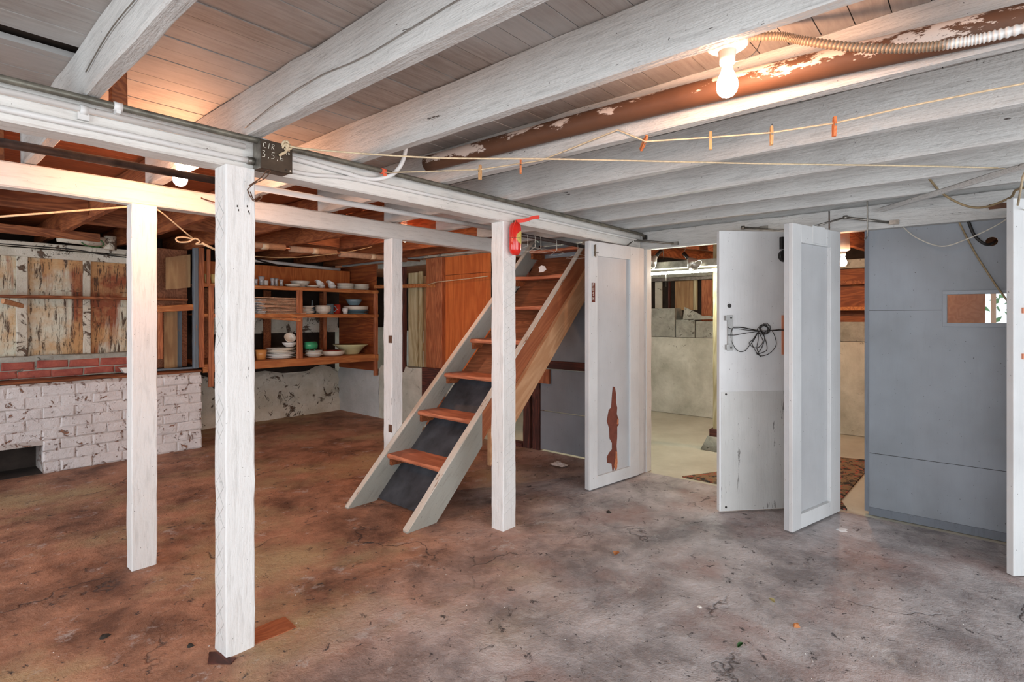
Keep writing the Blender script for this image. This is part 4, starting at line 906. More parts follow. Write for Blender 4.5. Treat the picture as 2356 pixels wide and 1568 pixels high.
b = MB(); b.timber((-1.6, 5.985, 0.778), (2.06, 5.985, 0.765), 0.18, 0.022, rough=0.004); plabel(b.obj('ledge', M['brown_x'], t), 'rusty brown ledge on the hearth')
b = MB()
for k, (z0, z1) in enumerate(((0.785, 0.845), (0.855, 0.925))):
    x = 1.62-0.11*(k % 2)
    while x > -1.6:
        brick(b, x-0.215, x, 6.16, z0, z1, 0.08); x -= 0.225
plabel(b.obj('red_brick_course', M['redbrick'], t), 'bare red brick courses above the ledge')
b = MB(); b.box((-1.6, 6.172, 0.776), (1.72, 6.25, 0.930)); b.obj('mortar_core', M['blockgrey'], t)
b = MB(); b.prism([(0, 0), (0.14, 0.01), (0.12, 0.06), (0.06, 0.075), (0.01, 0.05)], (0.35, 5.98, 0.004), (1,0,0), (0,0,1), (0,1,0), 0.09); tag(b.obj('loose_brick', M['redbrick']), 'loose red brick lying in the firebox', 'brick')
b = MB(); b.timber((-1.6, 6.22, 0.952), (1.60, 6.22, 0.945), 0.09, 0.045, rough=0.005); tag(b.obj('grey_sill', M['blockgrey']), 'weathered grey sill above the red bricks', 'sill')
# peeling panelled wall over the hearth
t = thing('panelled_partition', (0.6, 6.3, 0.95), 'peeling white and rust panelled partition above the hearth', 'partition')
b = MB(); b.box((-1.6, 6.295, 0.955), (2.0, 6.31, 1.86)); b.obj('panel', M['rustwall'], t)
for x, w_ in ((0.765, 0.075), (1.215, 0.055), (1.70, 0.05), (0.24, 0.06)):
    b = MB(); b.timber((x, 6.28, 0.955), (x, 6.28, 1.85), w_, 0.03, up=(0,1,0), rough=0.003); b.obj('stile', M['foundation'], t)
for z in (1.08, 1.385, 1.535, 1.78):
    b = MB(); b.box((-1.6, 6.288, z), (2.0, 6.296, z+0.012)); b.obj('rail', M['rustwall'], t)
b = MB(); b.timber((-1.6, 6.27, 1.880), (1.9, 6.27, 1.855), 0.05, 0.075, rough=0.003); plabel(b.obj('top_rail', M['foundation'], t), 'wide pale top rail')
b = MB(); b.timber((-1.6, 6.25, 1.945), (1.9, 6.25, 1.925), 0.06, 0.045, rough=0.003); b.obj('upper_ledge', M['foundation'], t)
pipe('black_wire', [(-1.0, 6.22, 1.92), (0.6, 6.22, 1.918), (1.1, 6.22, 1.915), (1.3, 6.22, 1.89), (1.55, 6.22, 1.875)], 0.005, M['black_cable'], 'black wire along the top of the peeling partition', 'wire', 6, True)
b = MB(); b.timber((-1.6, 6.14, 1.470), (1.98, 6.14, 1.478), 0.22, 0.022, rough=0.002); tag(b.obj('wall_shelf', M['brown_x']), 'long brown shelf across the peeling partition', 'shelf')
b = MB(); b.timber((0.62, 6.05, 1.435), (0.76, 6.22, 1.40), 0.025, 0.04); tag(b.obj('shelf_bracket', M['fir_light']), 'short wooden strut under the long brown shelf', 'bracket')
b = MB(); b.timber((-1.2, 5.75, 2.015), (1.2, 5.75, 1.985), 0.04, 0.07); tag(b.obj('hanging_plank', M['brown_x']), 'brown plank hung under the bare joists at far left', 'plank')
b = MB(); b.tube([(0.95, 5.95, 1.99), (1.32, 5.95, 1.97)], 0.045, 14); b.tube([(1.32, 5.95, 2.03), (1.32, 5.95, 1.91)], 0.048, 14); tag(b.obj('vent_elbow', M['foundation']), 'peeling white pipe elbow above the partition', 'pipe')
pipe('green_hose', [(1.10, 5.88, 1.95), (1.13, 5.87, 1.925), (1.19, 5.87, 1.915), (1.25, 5.87, 1.935), (1.24, 5.87, 1.975), (1.19, 5.88, 1.985)], 0.005, M['leaf_green'], 'small loop of green hose on the pipe elbow', 'hose', 8, True)
# blue-grey cabinet frame with plywood
t = thing('open_cabinet', (1.88, 6.0, 0.78), 'slate blue cabinet frame with tan plywood, left of the shelves', 'cabinet')
b = MB(); b.timber((2.015, 5.93, 0.795), (2.015, 5.93, 1.99), 0.045, 0.05, up=(0,1,0)); b.obj('post', M['slate'], t)
b = MB(); b.timber((1.62, 5.93, 1.375), (2.03, 5.93, 1.405), 0.03, 0.06); b.obj('rail', M['orange_x'], t)
b = MB(); b.box((1.60, 5.93, 0.792), (2.03, 5.96, 0.810)); b.obj('bottom_rail', M['slate'], t)
b = MB(); b.prism([(0, 0.04), (0.215, 0.07), (0.215, 0.40), (0.0, 0.35)], (1.775, 5.99, 1.53), (1,0,0), (0,0,1), (0,1,0), 0.01); b.obj('plywood_sheet', M['tan_z'], t)
b = MB(); b.box((1.80, 6.12, 0.80), (1.915, 6.13, 1.40)); b.obj('lower_sheet', M['tan_z'], t)
b = MB(); b.box((1.925, 6.15, 0.80), (1.965, 6.19, 1.42)); b.obj('inner_post', M['slate'], t)
b = MB(); b.box((1.62, 6.20, 0.80), (2.03, 6.22, 1.99)); b.obj('back', M['brown_back'], t)
b = MB(); b.timber((1.73, 6.0, 0.90), (1.73, 6.0, 1.42), 0.04, 0.03, up=(0,1,0)); b.obj('upright', M['orange_z'], t)
b = MB(); b.prism([(0, 0.05), (0.11, 0.05), (0.10, 0.0), (0.03, 0.0)], (1.40, 5.95, 0.79), (1,0,0), (0,0,1), (0,1,0), 0.08); tag(b.obj('white_dish', M['ceramic_w']), 'white dish on the hearth ledge behind the left post', 'dish')
b = MB(); b.tube([(1.155, 3.30, 1.965), (1.205, 3.18, 1.925)], 0.0035, 6); b.tube([(1.155, 3.299, 1.966), (1.152, 3.305, 1.968)], 0.006, 8); tag(b.obj('long_nail', M['rust_pipe']), 'long rusty nail sticking out of the rear beam', 'nail')
# ropes at left
pipe('taut_rope', [(-1.0, 3.0, 1.50), (0.319, 3.2, 1.734), (0.80, 3.29, 1.862)], 0.005, M['rope'], 'taut pale rope running to the top of the left post', 'rope', 7)
b = MB(); b.tube([(0.93, 3.31, 1.878), (0.983, 3.36, 1.862), (1.13, 3.48, 1.79), (1.19, 3.52, 1.76)], 0.004, 7)
b.tube(smooth_path([(1.19, 3.52, 1.76), (1.13, 3.5, 1.765), (1.09, 3.5, 1.755), (1.10, 3.5, 1.735), (1.15, 3.5, 1.74), (1.19, 3.51, 1.765), (1.22, 3.52, 1.752), (1.20, 3.52, 1.735), (1.24, 3.54, 1.74)], 6), 0.005, 7)
b.tube([(1.24, 3.54, 1.745), (1.36, 3.6, 1.71)], 0.007, 7)
tag(b.obj('looped_rope', M['rope']), 'knotted rope loop hanging between the two left posts', 'rope')
# coat hook and nails on post A
b = MB(); hk = [(0.925, 2.172, 1.80), (0.928, 2.13, 1.815), (0.955, 2.10, 1.835), (0.975, 2.09, 1.865), (0.963, 2.09, 1.868), (0.945, 2.105, 1.838), (0.92, 2.15, 1.81)]
b.tube(smooth_path(hk, 5), 0.0022, 6)
b.tube(smooth_path([(0.925, 2.174, 1.80), (0.925, 2.16, 1.78), (0.93, 2.14, 1.755), (0.94, 2.125, 1.75), (0.955, 2.12, 1.765), (0.95, 2.12, 1.775), (0.935, 2.14, 1.758), (0.932, 2.165, 1.79)], 5), 0.0022, 6)
tag(b.obj('coat_hook', M['rust_pipe']), 'rusty wire coat hook screwed to the nearest post', 'hook')

# ================================================================== RED CANISTER on post D
t = thing('red_canister', (2.51, 2.16, 1.69), 'red capsule-shaped canister strapped to the front post', 'canister')
cx, cy = 2.515, 2.160; r = 0.037
pr = [(0.0, 1.678), (0.018, 1.681), (0.030, 1.692), (r, 1.715), (r, 1.845), (0.032, 1.866), (0.020, 1.878), (0.0, 1.882)]
b = MB(); b.lathe(pr, (cx, cy, 0), 32); cb = b.obj('canister_body', M['red'], t)
b = MB(); vs = []; fs = []
R0 = r+0.0008; nn = 12
for i in range(nn+1):
    for j in range(nn+1):
        u_ = -1+2*i/nn; v_ = -1+2*j/nn; vv = v_*math.sqrt(max(0, 1-u_*u_/2)); uu = u_*math.sqrt(max(0, 1-v_*v_/2))
        a = -PI/2+0.35+uu*1.0; vs.append((cx+R0*math.cos(a), cy+R0*math.sin(a), 1.785+vv*0.038))
for i in range(nn):
    for j in range(nn):
        a = i*(nn+1)+j; fs.append((a, a+nn+1, a+nn+2, a+1))
b.add(vs, fs, 0, True); b.obj('round_label', M['yellow'], cb)
b = MB(); b.lathe([(r+0.0006, 1.781), (r+0.0016, 1.782), (r+0.0006, 1.784)], (cx, cy, 0), 32); b.obj('seam_band', M['rust_pipe'], cb)
b = MB(); b.lathe([(0, 1.872), (0.016, 1.872), (0.014, 1.890), (0, 1.893)], (cx, cy, 0), 16); b.obj('cap', M['rust_pipe'], t)
def ribbon(path, w, name):
    b = MB(); vs = []; fs = []
    P = smooth_path(path, 6)
    for p in P: vs += [p+Vector((0, 0, w/2)), p-Vector((0, 0, w/2)), p+Vector((0.001, 0.0015, -w/2)), p+Vector((0.001, 0.0015, w/2))]
    for i in range(len(P)-1):
        for j in range(4):
            a = i*4+j; c = i*4+(j+1) % 4; fs.append((a, c, c+4, a+4))
    b.add(vs, fs); b.obj(name, M['ribbon'], t)
ribbon([(2.512, 2.150, 1.884), (2.53, 2.135, 1.888), (2.56, 2.11, 1.895), (2.60, 2.09, 1.912), (2.64, 2.07, 1.920)], 0.022, 'ribbon_end')
ribbon([(2.50, 2.14, 1.885), (2.475, 2.135, 1.86), (2.452, 2.13, 1.80), (2.44, 2.13, 1.76), (2.455, 2.13, 1.745), (2.47, 2.13, 1.80)], 0.014, 'ribbon_loop')

# ================================================================== DOORS
def door_frame(A, B):
    A = Vector((A[0], A[1], 0)); B = Vector((B[0], B[1], 0)); u = (B-A).normalized(); n = Vector((u.y, -u.x, 0)); return A, u, n, (B-A).length
def dbox(mb, A, u, n, s0, s1, z0, z1, d0, d1, mi=0):
    """box in door coordinates: s along the leaf, d out along n"""
    v = []
    for z in (z0, z1):
        for s, d in ((s0, d0), (s1, d0), (s1, d1), (s0, d1)):
            p = A+u*s+n*d; v.append((p.x, p.y, z))
    mb.add(v, [(0,1,2,3), (7,6,5,4), (0,4,5,1), (1,5,6,2), (2,6,7,3), (3,7,4,0)], mi)
# --- door 1 (left leaf with PUSH plate); panelled face looks to -y
A, u, n, L = door_frame((3.435, 2.235), (4.185, 2.135)); L = 0.757
# n must point to the camera side (-y)
t = thing('door_1', tuple(A), 'open white panelled door with PUSH plate and a torn rusty patch', 'door'); struct(t)
b = MB(); dbox(b, A, u, n, 0, 0.70, 0.012, 1.872, -0.030, 0.0); b.obj('door_core', M['door_panel'], t, bevel=0.002)
for s0, s1, z0, z1 in ((0, 0.09, 0.012, 1.872), (0.50, 0.62, 0.012, 1.872), (0.09, 0.50, 1.765, 1.872), (0.09, 0.50, 0.012, 0.10)):
    b = MB(); dbox(b, A, u, n, s0, s1, z0, z1, 0.0, 0.018); b.obj('frame_board', M['door'], t, bevel=0.002)
b = MB(); dbox(b, A, u, n, 0.62, 0.70, 0.012, 1.872, -0.01, 0.006); b.obj('hinge_stile', M['door'], t)
b = MB(); dbox(b, A, u, n, 0.022, 0.060, 1.415, 1.56, 0.018, 0.0205); sg = plabel(b.obj('push_plate', M['sign'], t), 'dark red plate reading PUSH')
b = MB()
for k, c in enumerate('PUSH'):
    o = A+u*0.033+Vector((0, 0, 1.532-0.034*k)); strokes(b, [ABC[c]], o, u, (0, 0, 1), n, 0.024, 0.0208, 0.2, 0.0019)
q = b.obj('lettering', M['sign_text'], sg)
b = MB(); ring = [(0.295, 0.76), (0.32, 0.755), (0.335, 0.70), (0.335, 0.63), (0.35, 0.59), (0.345, 0.54), (0.365, 0.50), (0.37, 0.45), (0.35, 0.44), (0.35, 0.36), (0.342, 0.29), (0.35, 0.22), (0.35, 0.12), (0.325, 0.10), (0.315, 0.13), (0.295, 0.085), (0.28, 0.16), (0.225, 0.175), (0.22, 0.22), (0.25, 0.25), (0.285, 0.27), (0.285, 0.32), (0.255, 0.36), (0.25, 0.44), (0.22, 0.50), (0.245, 0.58), (0.275, 0.60), (0.285, 0.69)]
b.prism(ring, A, u, (0,0,1), n, 0.0025); pt = b.obj('torn_patch', M['rust_patch'], t)
b = MB(); b.prism([(0.325, 0.10), (0.345, 0.11), (0.352, 0.16), (0.345, 0.24), (0.33, 0.25), (0.325, 0.18), (0.31, 0.14)], A, u, (0,0,1), n, 0.004); b.prism([(0.345, 0.46), (0.365, 0.455), (0.368, 0.50), (0.352, 0.50)], A, u, (0,0,1), n, 0.004); b.obj('torn_edge', M['rust_edge'], pt)
b = MB(); dbox(b, A, u, n, 0.045, 0.065, 1.76, 1.845, 0.018, 0.024); b.tube([A+u*0.055+n*0.030+Vector((0,0,1.75)), A+u*0.055+n*0.030+Vector((0,0,1.85))], 0.0035, 6); b.tube([A+u*0.055+n*0.024+Vector((0,0,1.79)), A+u*0.075+n*0.04+Vector((0,0,1.79))], 0.003, 6); b.obj('surface_bolt', M['steel'], t)
def closer(parent, pts, plate_at):
    b = MB(); b.tube(pts[:2], 0.006, 8); b.tube(pts[1:], 0.0085, 8)
    b.lathe([(0, 0.012), (0.014, 0.012), (0.014, -0.012), (0, -0.012)], pts[1], 12)
    b.box((plate_at[0]-0.006, plate_at[1]-0.035, plate_at[2]-0.014), (plate_at[0]+0.006, plate_at[1]+0.02, plate_at[2]+0.014)); b.obj('door_closer_arm', M['steel'], parent)
closer(t, [(3.95, 2.19, 1.885), (4.09, 2.21, 1.945), (4.185, 1.90, 1.90)], (4.188, 1.90, 1.90))
# --- door 2 (flat leaf, cord across it), 45 degrees open
A, u, n, L = door_frame((3.629, 1.329), (4.18, 0.84))
if n.x > 0: n = -n
t = thing('door_2', tuple(A), 'open flat white door with a tangled black cord and scuffed lower half', 'door'); struct(t)
b = MB(); dbox(b, A, u, n, 0, 0.73, 0.012, 1.878, -0.035, 0.0); b.obj('door_core', M['door'], t, bevel=0.0025)
b = MB(); dbox(b, A, u, n, 0.014, 0.72, 0.018, 0.806, 0.0, 0.003); plabel(b.obj('kick_board', M['door_old'], t), 'scuffed greyish lower board')
b = MB()
for z_ in (0.04, 0.79): b.tube([A+u*0.045+n*0.003+Vector((0,0,z_)), A+u*0.045+n*0.006+Vector((0,0,z_))], 0.007, 8)
b.obj('screw', M['black_metal'], t)
b = MB(); b.tube([A+u*0.07+n*0.001+Vector((0,0,1.378)), A+u*0.07+n*0.004+Vector((0,0,1.378))], 0.014, 14); b.obj('lock_hole', M['black_metal'], t)
b = MB(); dbox(b, A, u, n, 0.055, 0.09, 1.08, 1.315, 0.0, 0.014); dbox(b, A, u, n, 0.04, 0.06, 1.085, 1.12, 0.0, 0.022); dbox(b, A, u, n, 0.035, 0.06, 1.28, 1.312, 0.0, 0.022); lt = plabel(b.obj('pull_handle', M['latch_grey'], t), 'grey cast metal pull handle')
b = MB()
for z_ in (1.10, 1.298): b.tube([A+u*0.075+n*0.014+Vector((0,0,z_)), A+u*0.075+n*0.017+Vector((0,0,z_))], 0.006, 8)
b.obj('screw', M['black_metal'], lt)
b = MB(); dbox(b, A, u, n, 0.445, 0.52, 1.05, 1.315, 0.0, 0.006); plabel(b.obj('strike_board', M['orange_paint'], t), 'orange painted wooden plate')
b = MB(); dbox(b, A, u, n, 0.43, 0.475, 1.76, 1.84, 0.0, 0.03); b.tube([A+u*0.462+n*0.0+Vector((0,0,1.715)), A+u*0.462+n*0.03+Vector((0,0,1.715))], 0.042, 16); b.obj('door_closer_body', M['black_metal'], t)
closer(t, [tuple(A+u*0.47+n*0.02+Vector((0,0,1.885))), (4.10, 1.33, 1.955), (4.186, 1.24, 1.95)], (4.188, 1.22, 1.952))
# cord bundle on door 2 (rests on the handle; a thing of its own)
random.seed(61); D = lambda s, z, d=0.012: tuple(A+u*s+n*d+Vector((0, 0, z)))
b = MB()
def cord(pts, dd=0.012, rr=0.0022): b.tube(smooth_path([D(s, z, dd+0.006*(i % 2)) for i, (s, z) in enumerate(pts)], 7), rr, 6)
cord([(0.048, 1.235), (0.075, 1.225), (0.12, 1.225), (0.20, 1.215), (0.27, 1.212), (0.36, 1.215), (0.47, 1.225), (0.50, 1.226)], 0.018)
cord([(0.048, 1.184), (0.10, 1.184), (0.18, 1.196), (0.27, 1.208), (0.40, 1.214), (0.50, 1.216)], 0.018)
cord([(0.09, 1.235), (0.14, 1.235), (0.20, 1.225), (0.27, 1.210)], 0.018, 0.0035)
cord([(0.09, 1.235), (0.075, 1.20), (0.078, 1.15), (0.10, 1.10), (0.135, 1.074), (0.17, 1.078), (0.20, 1.105), (0.235, 1.15), (0.27, 1.205)])
cord([(0.27, 1.205), (0.24, 1.17), (0.225, 1.13), (0.245, 1.08), (0.28, 1.045), (0.325, 1.05), (0.37, 1.075), (0.395, 1.12), (0.39, 1.17), (0.365, 1.215)])
cord([(0.27, 1.205), (0.235, 1.16), (0.205, 1.13), (0.225, 1.105), (0.27, 1.10), (0.30, 1.14), (0.285, 1.18), (0.275, 1.205)])
cord([(0.285, 1.21), (0.31, 1.17), (0.33, 1.12), (0.325, 1.08), (0.29, 1.063), (0.255, 1.056), (0.29, 1.09), (0.31, 1.15), (0.31, 1.19)])
cord([(0.27, 1.21), (0.265, 1.15), (0.26, 1.10), (0.268, 1.06), (0.29, 1.035)])
for k in range(7):
    c0 = 0.305+0.012*math.sin(k*2.1); z0 = 1.222+0.006*math.cos(k*1.7); rx = 0.030+0.004*(k % 3); rz = 0.026+0.004*((k*2) % 3)
    pts = [(c0+rx*math.cos(a), z0+rz*math.sin(a)) for a in [2*PI*i/12+k for i in range(13)]]
    cord(pts, 0.014+0.002*k, 0.0018)
tag(b.obj('cord_bundle', M['black_cable']), 'tangled thin black cord tied across the flat white door', 'cord')
# --- door 3 (panelled, in front of door 2)
A, u, n, L = door_frame((3.566, 0.890), (4.18, 0.745))
t = thing('door_3', tuple(A), 'open white panelled door standing before the cord door', 'door'); struct(t)
b = MB(); dbox(b, A, u, n, 0, 0.625, 0.012, 1.868, -0.030, 0.0); b.obj('door_core', M['door_panel'], t, bevel=0.002)
for s0, s1, z0, z1 in ((0, 0.106, 0.012, 1.868), (0.488, 0.625, 0.012, 1.868), (0.106, 0.488, 1.758, 1.868), (0.106, 0.488, 0.012, 0.10)):
    b = MB(); dbox(b, A, u, n, s0, s1, z0, z1, 0.0, 0.024); b.obj('frame_board', M['door'], t, bevel=0.002)
for s0, s1, z0, z1 in ((0.24, 0.40, 1.766, 1.875), (0.43, 0.47, 1.766, 1.868)):
    b = MB(); dbox(b, A, u, n, s0, s1, z0, z1, 0.024, 0.029); b.obj('top_patch', M['door'], t, bevel=0.001)
closer(t, [tuple(A+u*0.35+n*(-0.02)+Vector((0,0,1.885))), (4.10, 0.684, 1.952), (4.186, 0.46, 1.905)], (4.188, 0.44, 1.903))
# --- door 4 (rightmost, seen nearly edge on)
A, u, n, L = door_frame((3.70, -0.11), (4.19, -0.60))
t = thing('door_4', tuple(A), 'open white door cut by the right edge of the view', 'door'); struct(t)
b = MB(); dbox(b, A, u, n, 0, 0.68, 0.005, 1.898, -0.036, 0.0); b.obj('door_core', M['door'], t, bevel=0.0025)
for z_ in (1.105, 1.335):
    b = MB(); dbox(b, A, u, n, 0.044, 0.10, z_-0.014, z_+0.014, 0.0, 0.008); plabel(b.obj('wood_cleat', M['orange_paint'], t), 'small orange wooden cleat')
# hasp on the header beside door 4
b = MB(); b.box((4.186, -0.10, 1.925), (4.19, -0.02, 1.955)); b.tube([(4.184, -0.03, 1.94), (4.19, -0.03, 1.94)], 0.014, 12); tag(b.obj('hasp', M['rust_pipe']), 'rusty hasp on the header beside the rightmost door', 'hasp')

# --- grey door
t = thing('door_5', (4.25, 0.1, 0), 'large blue-grey door with a small window', 'door'); struct(t)
y0, y1 = -0.74, 0.575; wy0, wy1, wz0, wz1 = -0.62, 0.172, 1.268, 1.440
hy, hz, hr = -0.033, 1.748, 0.028
b = MB(); X0, X1 = 4.262, 4.292
# face built around the window opening and the round hole
b.box((X0, wy1, 0.05), (X1, y1, 1.95)); b.box((X0, y0, 0.05), (X1, wy0, 1.95)); b.box((X0, wy0, 0.05), (X1, wy1, wz0)); b.box((X0, wy0, wz1), (X1, wy1, 1.70))
b.box((X0, wy0, 1.796), (X1, wy1, 1.95)); b.box((X0, wy0, 1.70), (X1, hy-0.048, 1.796)); b.box((X0, hy+0.048, 1.70), (X1, wy1, 1.796))
sq = [(hy-0.048+0.096*i/6, 1.70) for i in range(6)]+[(hy+0.048, 1.70+0.096*i/6) for i in range(6)]+[(hy+0.048-0.096*i/6, 1.796) for i in range(6)]+[(hy-0.048, 1.796-0.096*i/6) for i in range(6)]
ci = []
for (yy, zz) in sq:
    a = math.atan2(zz-hz, yy-hy); ci.append((hy+hr*math.cos(a), hz+hr*math.sin(a)))
k = 24; vs = [(X0, p[0], p[1]) for p in sq]+[(X0, p[0], p[1]) for p in ci]+[(X1, p[0], p[1]) for p in ci]+[(X1, p[0], p[1]) for p in sq]
fs = [(i, (i+1) % k, (i+1) % k+k, i+k) for i in range(k)]+[(i+k, (i+1) % k+k, (i+1) % k+2*k, i+2*k) for i in range(k)]+[(i+2*k, (i+1) % k+2*k, (i+1) % k+3*k, i+3*k) for i in range(k)]
b.add(vs, fs); b.obj('door_face', M['grey_panel'], t)
b = MB(); b.box((4.255, y0, 0.0), (4.30, y1+0.002, 0.05)); b.obj('bottom_rail', M['grey_frame'], t)
b = MB(); b.box((4.258, 0.575, 0.02), (4.30, 0.60, 1.95)); b.obj('edge_stile', M['grey_frame'], t)
for a_, c_ in (((4.25, wy0, wz1), (4.262, wy1+0.022, wz1+0.022)), ((4.25, wy0, wz0-0.024), (4.262, wy1+0.022, wz0)), ((4.25, wy1, wz0), (4.262, wy1+0.022, wz1))):
    b = MB(); b.box(a_, c_); b.obj('window_frame', M['grey_panel'], t, bevel=0.001)
b = MB(); b.box((4.275, wy0, wz0), (4.279, wy1, wz1)); b.obj('pane', M['pane'], t)
for z_ in (0.405, 1.345):
    b = MB(); b.box((4.2605, y0, z_), (4.2625, wy1+0.4 if z_ < 1 else y1, z_+0.003) if z_ < 1 else (4.2625, y1, z_+0.003)); 
    if z_ > 1: b = MB(); b.box((4.2605, 0.195, z_), (4.2625, y1, z_+0.003))
    b.obj('board_joint', M['black_metal'], t)
b = MB(); b.box((4.245, -0.16, 0.655), (4.262, -0.10, 0.82)); b.obj('pull_plate', M['black_metal'], t, bevel=0.003)
# cables and hook by the grey door
pipe('brown_cable', [(3.72, 0.245, 2.10), (3.80, 0.23, 2.07), (3.90, 0.175, 1.995), (3.95, 0.081, 1.925), (3.95, -0.001, 1.905), (3.85, -0.10, 1.925), (3.70, -0.118, 1.935), (3.62, -0.16, 1.93)], 0.006, M['cable'], 'brown cable drooping across the header to the right door', 'cable', 8, True)
pipe('white_wire', [(4.17, 0.385, 1.868), (4.12, 0.31, 1.785), (4.08, 0.19, 1.72), (4.05, 0.075, 1.748), (3.98, -0.045, 1.80), (3.80, -0.125, 1.835), (3.6, -0.20, 1.84)], 0.0035, M['white_cable'], 'thin white wire drooping in front of the grey door', 'wire', 7, True)
pipe('old_cable', [(4.235, 0.125, 1.90), (4.235, 0.048, 1.70), (4.235, -0.001, 1.592), (4.235, -0.05, 1.49), (4.235, -0.11, 1.37), (4.235, -0.13, 1.25)], 0.005, M['cable'], 'yellowed cable running down diagonally to the small window', 'cable', 8, True)
pipe('black_cable', [(4.245, 0.078, 1.90), (4.24, 0.045, 1.79), (4.245, 0.0, 1.735), (4.275, -0.03, 1.735), (4.33, -0.05, 1.76)], 0.008, M['black_cable'], 'black cable going into the round hole of the grey door', 'cable', 10, True)
pipe('pale_rope', [(3.66, -0.125, 1.855), (3.45, -0.135, 1.95), (3.2, -0.17, 2.03)], 0.005, M['rope'], 'pale cord tied round the top of the rightmost door', 'cord', 7)
b = MB(); b.tube(smooth_path([(3.98, 0.545, 2.075), (3.99, 0.552, 2.09), (4.0, 0.55, 2.075), (3.995, 0.548, 2.03), (3.995, 0.548, 1.83), (3.99, 0.553, 1.795), (3.98, 0.56, 1.785)], 5), 0.0042, 8); tag(b.obj('long_hook', M['steel']), 'long steel hook hanging from a joist beside the grey door', 'hook')
b = MB(); b.timber((4.16, 0.50, 1.985), (3.05, -0.40, 1.985), 0.03, 0.028); tag(b.obj('diagonal_brace', M['white_y']), 'white diagonal brace under the joists over the grey door', 'brace')

# ================================================================== NEXT ROOM
b = MB(); random.seed(71)
b.timber((5.40, 1.98, 0.20), (5.40, 1.98, 2.15), 0.09, 0.09, up=(0,1,0)); tag(b.obj('square_post', M['lath']), 'tan wooden post on a concrete pier in the next room', 'post')
b = MB(); b.lathe([(0, 0), (0.19, 0), (0.12, 0.13), (0, 0.13)], (5.40, 1.98, 0), 4, R=Euler((0, 0, PI/4)).to_matrix()); tag(b.obj('pier_block', M['blockgrey']), 'concrete pier block under the tan post', 'pier')
b = MB(); b.box((5.33, 1.91, 0.13), (5.47, 2.05, 0.20)); tag(b.obj('wood_pad', M['dark_y']), 'dark wooden pad between pier block and tan post', 'block')
b = MB(); b.box((7.03, 3.18, 1.035), (7.29, 6.5, 1.425)); tag(b.obj('concrete_block', M['blockgrey']), 'taller grey concrete block on the ledge at left', 'block')
b = MB(); b.box((7.03, 2.90, 1.035), (7.29, 3.16, 1.27)); tag(b.obj('concrete_block', M['blockgrey']), 'small concrete block in the middle of the ledge', 'block')
b = MB(); b.box((7.03, 0.4, 1.035), (7.29, 2.88, 1.25)); tag(b.obj('concrete_block', M['blockgrey']), 'long low concrete block on the right of the ledge', 'block')
b = MB(); b.box((7.1, 0.4, 1.035), (7.3, 1.6, 1.06)); tag(b.obj('sill_board', M['dark_y']), 'dark sill board on the ledge at right', 'board')
b = MB()
b.prism([(0, 0), (0.30, 0.03), (0.18, 0.10), (0.02, 0.17)], (7.0, 3.05, 1.27), (0,-1,0), (0,0,1), (1,0,0), 0.02); b.prism([(0.15, 0), (0.45, 0.01), (0.38, 0.05), (0.20, 0.05)], (6.98, 3.05, 1.27), (0,-1,0), (0,0,1), (1,0,0), 0.05)
tag(b.obj('rubble', M['blockgrey']), 'pieces of broken board lying on the low concrete ledge', 'rubble')
k = 0
for (yy, ww, mt, lb) in ((3.52, 0.10, 'foundation', 'pale board at the far left above the ledge'), (3.36, 0.02, 'dark_z', 'thin dark batten above the ledge'), (3.14, 0.26, 'tan_z', 'wide weathered tan board above the ledge'), (2.98, 0.05, 'lath', 'narrow pale board above the ledge'), (2.82, 0.14, 'orange_z', 'red-brown board above the ledge, left of the gap'), (2.60, 0.16, 'tan_z', 'short tan board above the ledge at right'), (2.42, 0.12, 'dark_z', 'dark red board above the ledge at right')):
    b = MB(); b.box((7.24, yy-ww/2, 1.40 if k < 4 else 1.25), (7.27, yy+ww/2, 1.86 if k != 5 else 1.66)); tag(b.obj('upright_board', M[mt]), lb, 'board', 'upright boards above the concrete ledge'); k += 1
b = MB(); b.timber((7.1, 6.0, 1.90), (7.1, 0.4, 1.90), 0.10, 0.10); tag(b.obj('ledge_beam', M['blockgrey']), 'grey beam above the upright boards in the next room', 'beam')
b = MB(); b.timber((7.08, 6.0, 1.825), (7.08, 1.6, 1.825), 0.05, 0.05); tag(b.obj('grey_pipe_run', M['steel']), 'grey pipe below the beam in the next room', 'pipe')
for k, (z, mt) in enumerate(((1.69, 'brown_x'), (1.40, 'orange_x'))):
    b = MB(); b.box((7.05, 0.4, z-0.02), (7.28, 1.7, z+0.02)); tag(b.obj('wall_shelf', M[mt]), ['upper', 'lower'][k]+' brown shelf seen through the gap beside the grey door', 'shelf', 'shelves in the gap beside the grey door')
b = MB(); b.box((7.26, 0.4, 1.25), (7.29, 1.75, 1.97)); tag(b.obj('red_board_back', M['brown_y']), 'dark red-brown boarding behind the two shelves', 'boarding')
# joists of the next room
for k, (p, q) in enumerate((((4.3, 2.95, 2.06), (7.3, 2.40, 2.06)), ((4.3, 2.45, 2.06), (7.3, 1.60, 2.06)), ((4.3, 1.20, 2.06), (7.3, 0.80, 2.06)), ((4.3, 4.0, 2.06), (7.3, 3.6, 2.06)), ((4.3, 5.2, 2.06), (7.3, 5.0, 2.06)))):
    b = MB(); b.timber(p, q, 0.05, 0.17); tag(b.obj('red_joist', M['brown_x']), 'red-brown joist of the next room, %s' % ['second from the tube lamp', 'nearest the doorway with the post', 'above the far bulb', 'third left of the doorway', 'farthest left'][k], 'joist', 'red-brown joists of the next room')
t = thing('tube_lamp', (5.0, 2.25, 1.70), 'lit fluorescent tube lamp in the next room', 'lamp')
b = MB(); b.tube([(5.0, 3.0, 1.735), (5.0, 1.80, 1.735)], 0.013, 12); b.obj('tube', M['tube'], t)
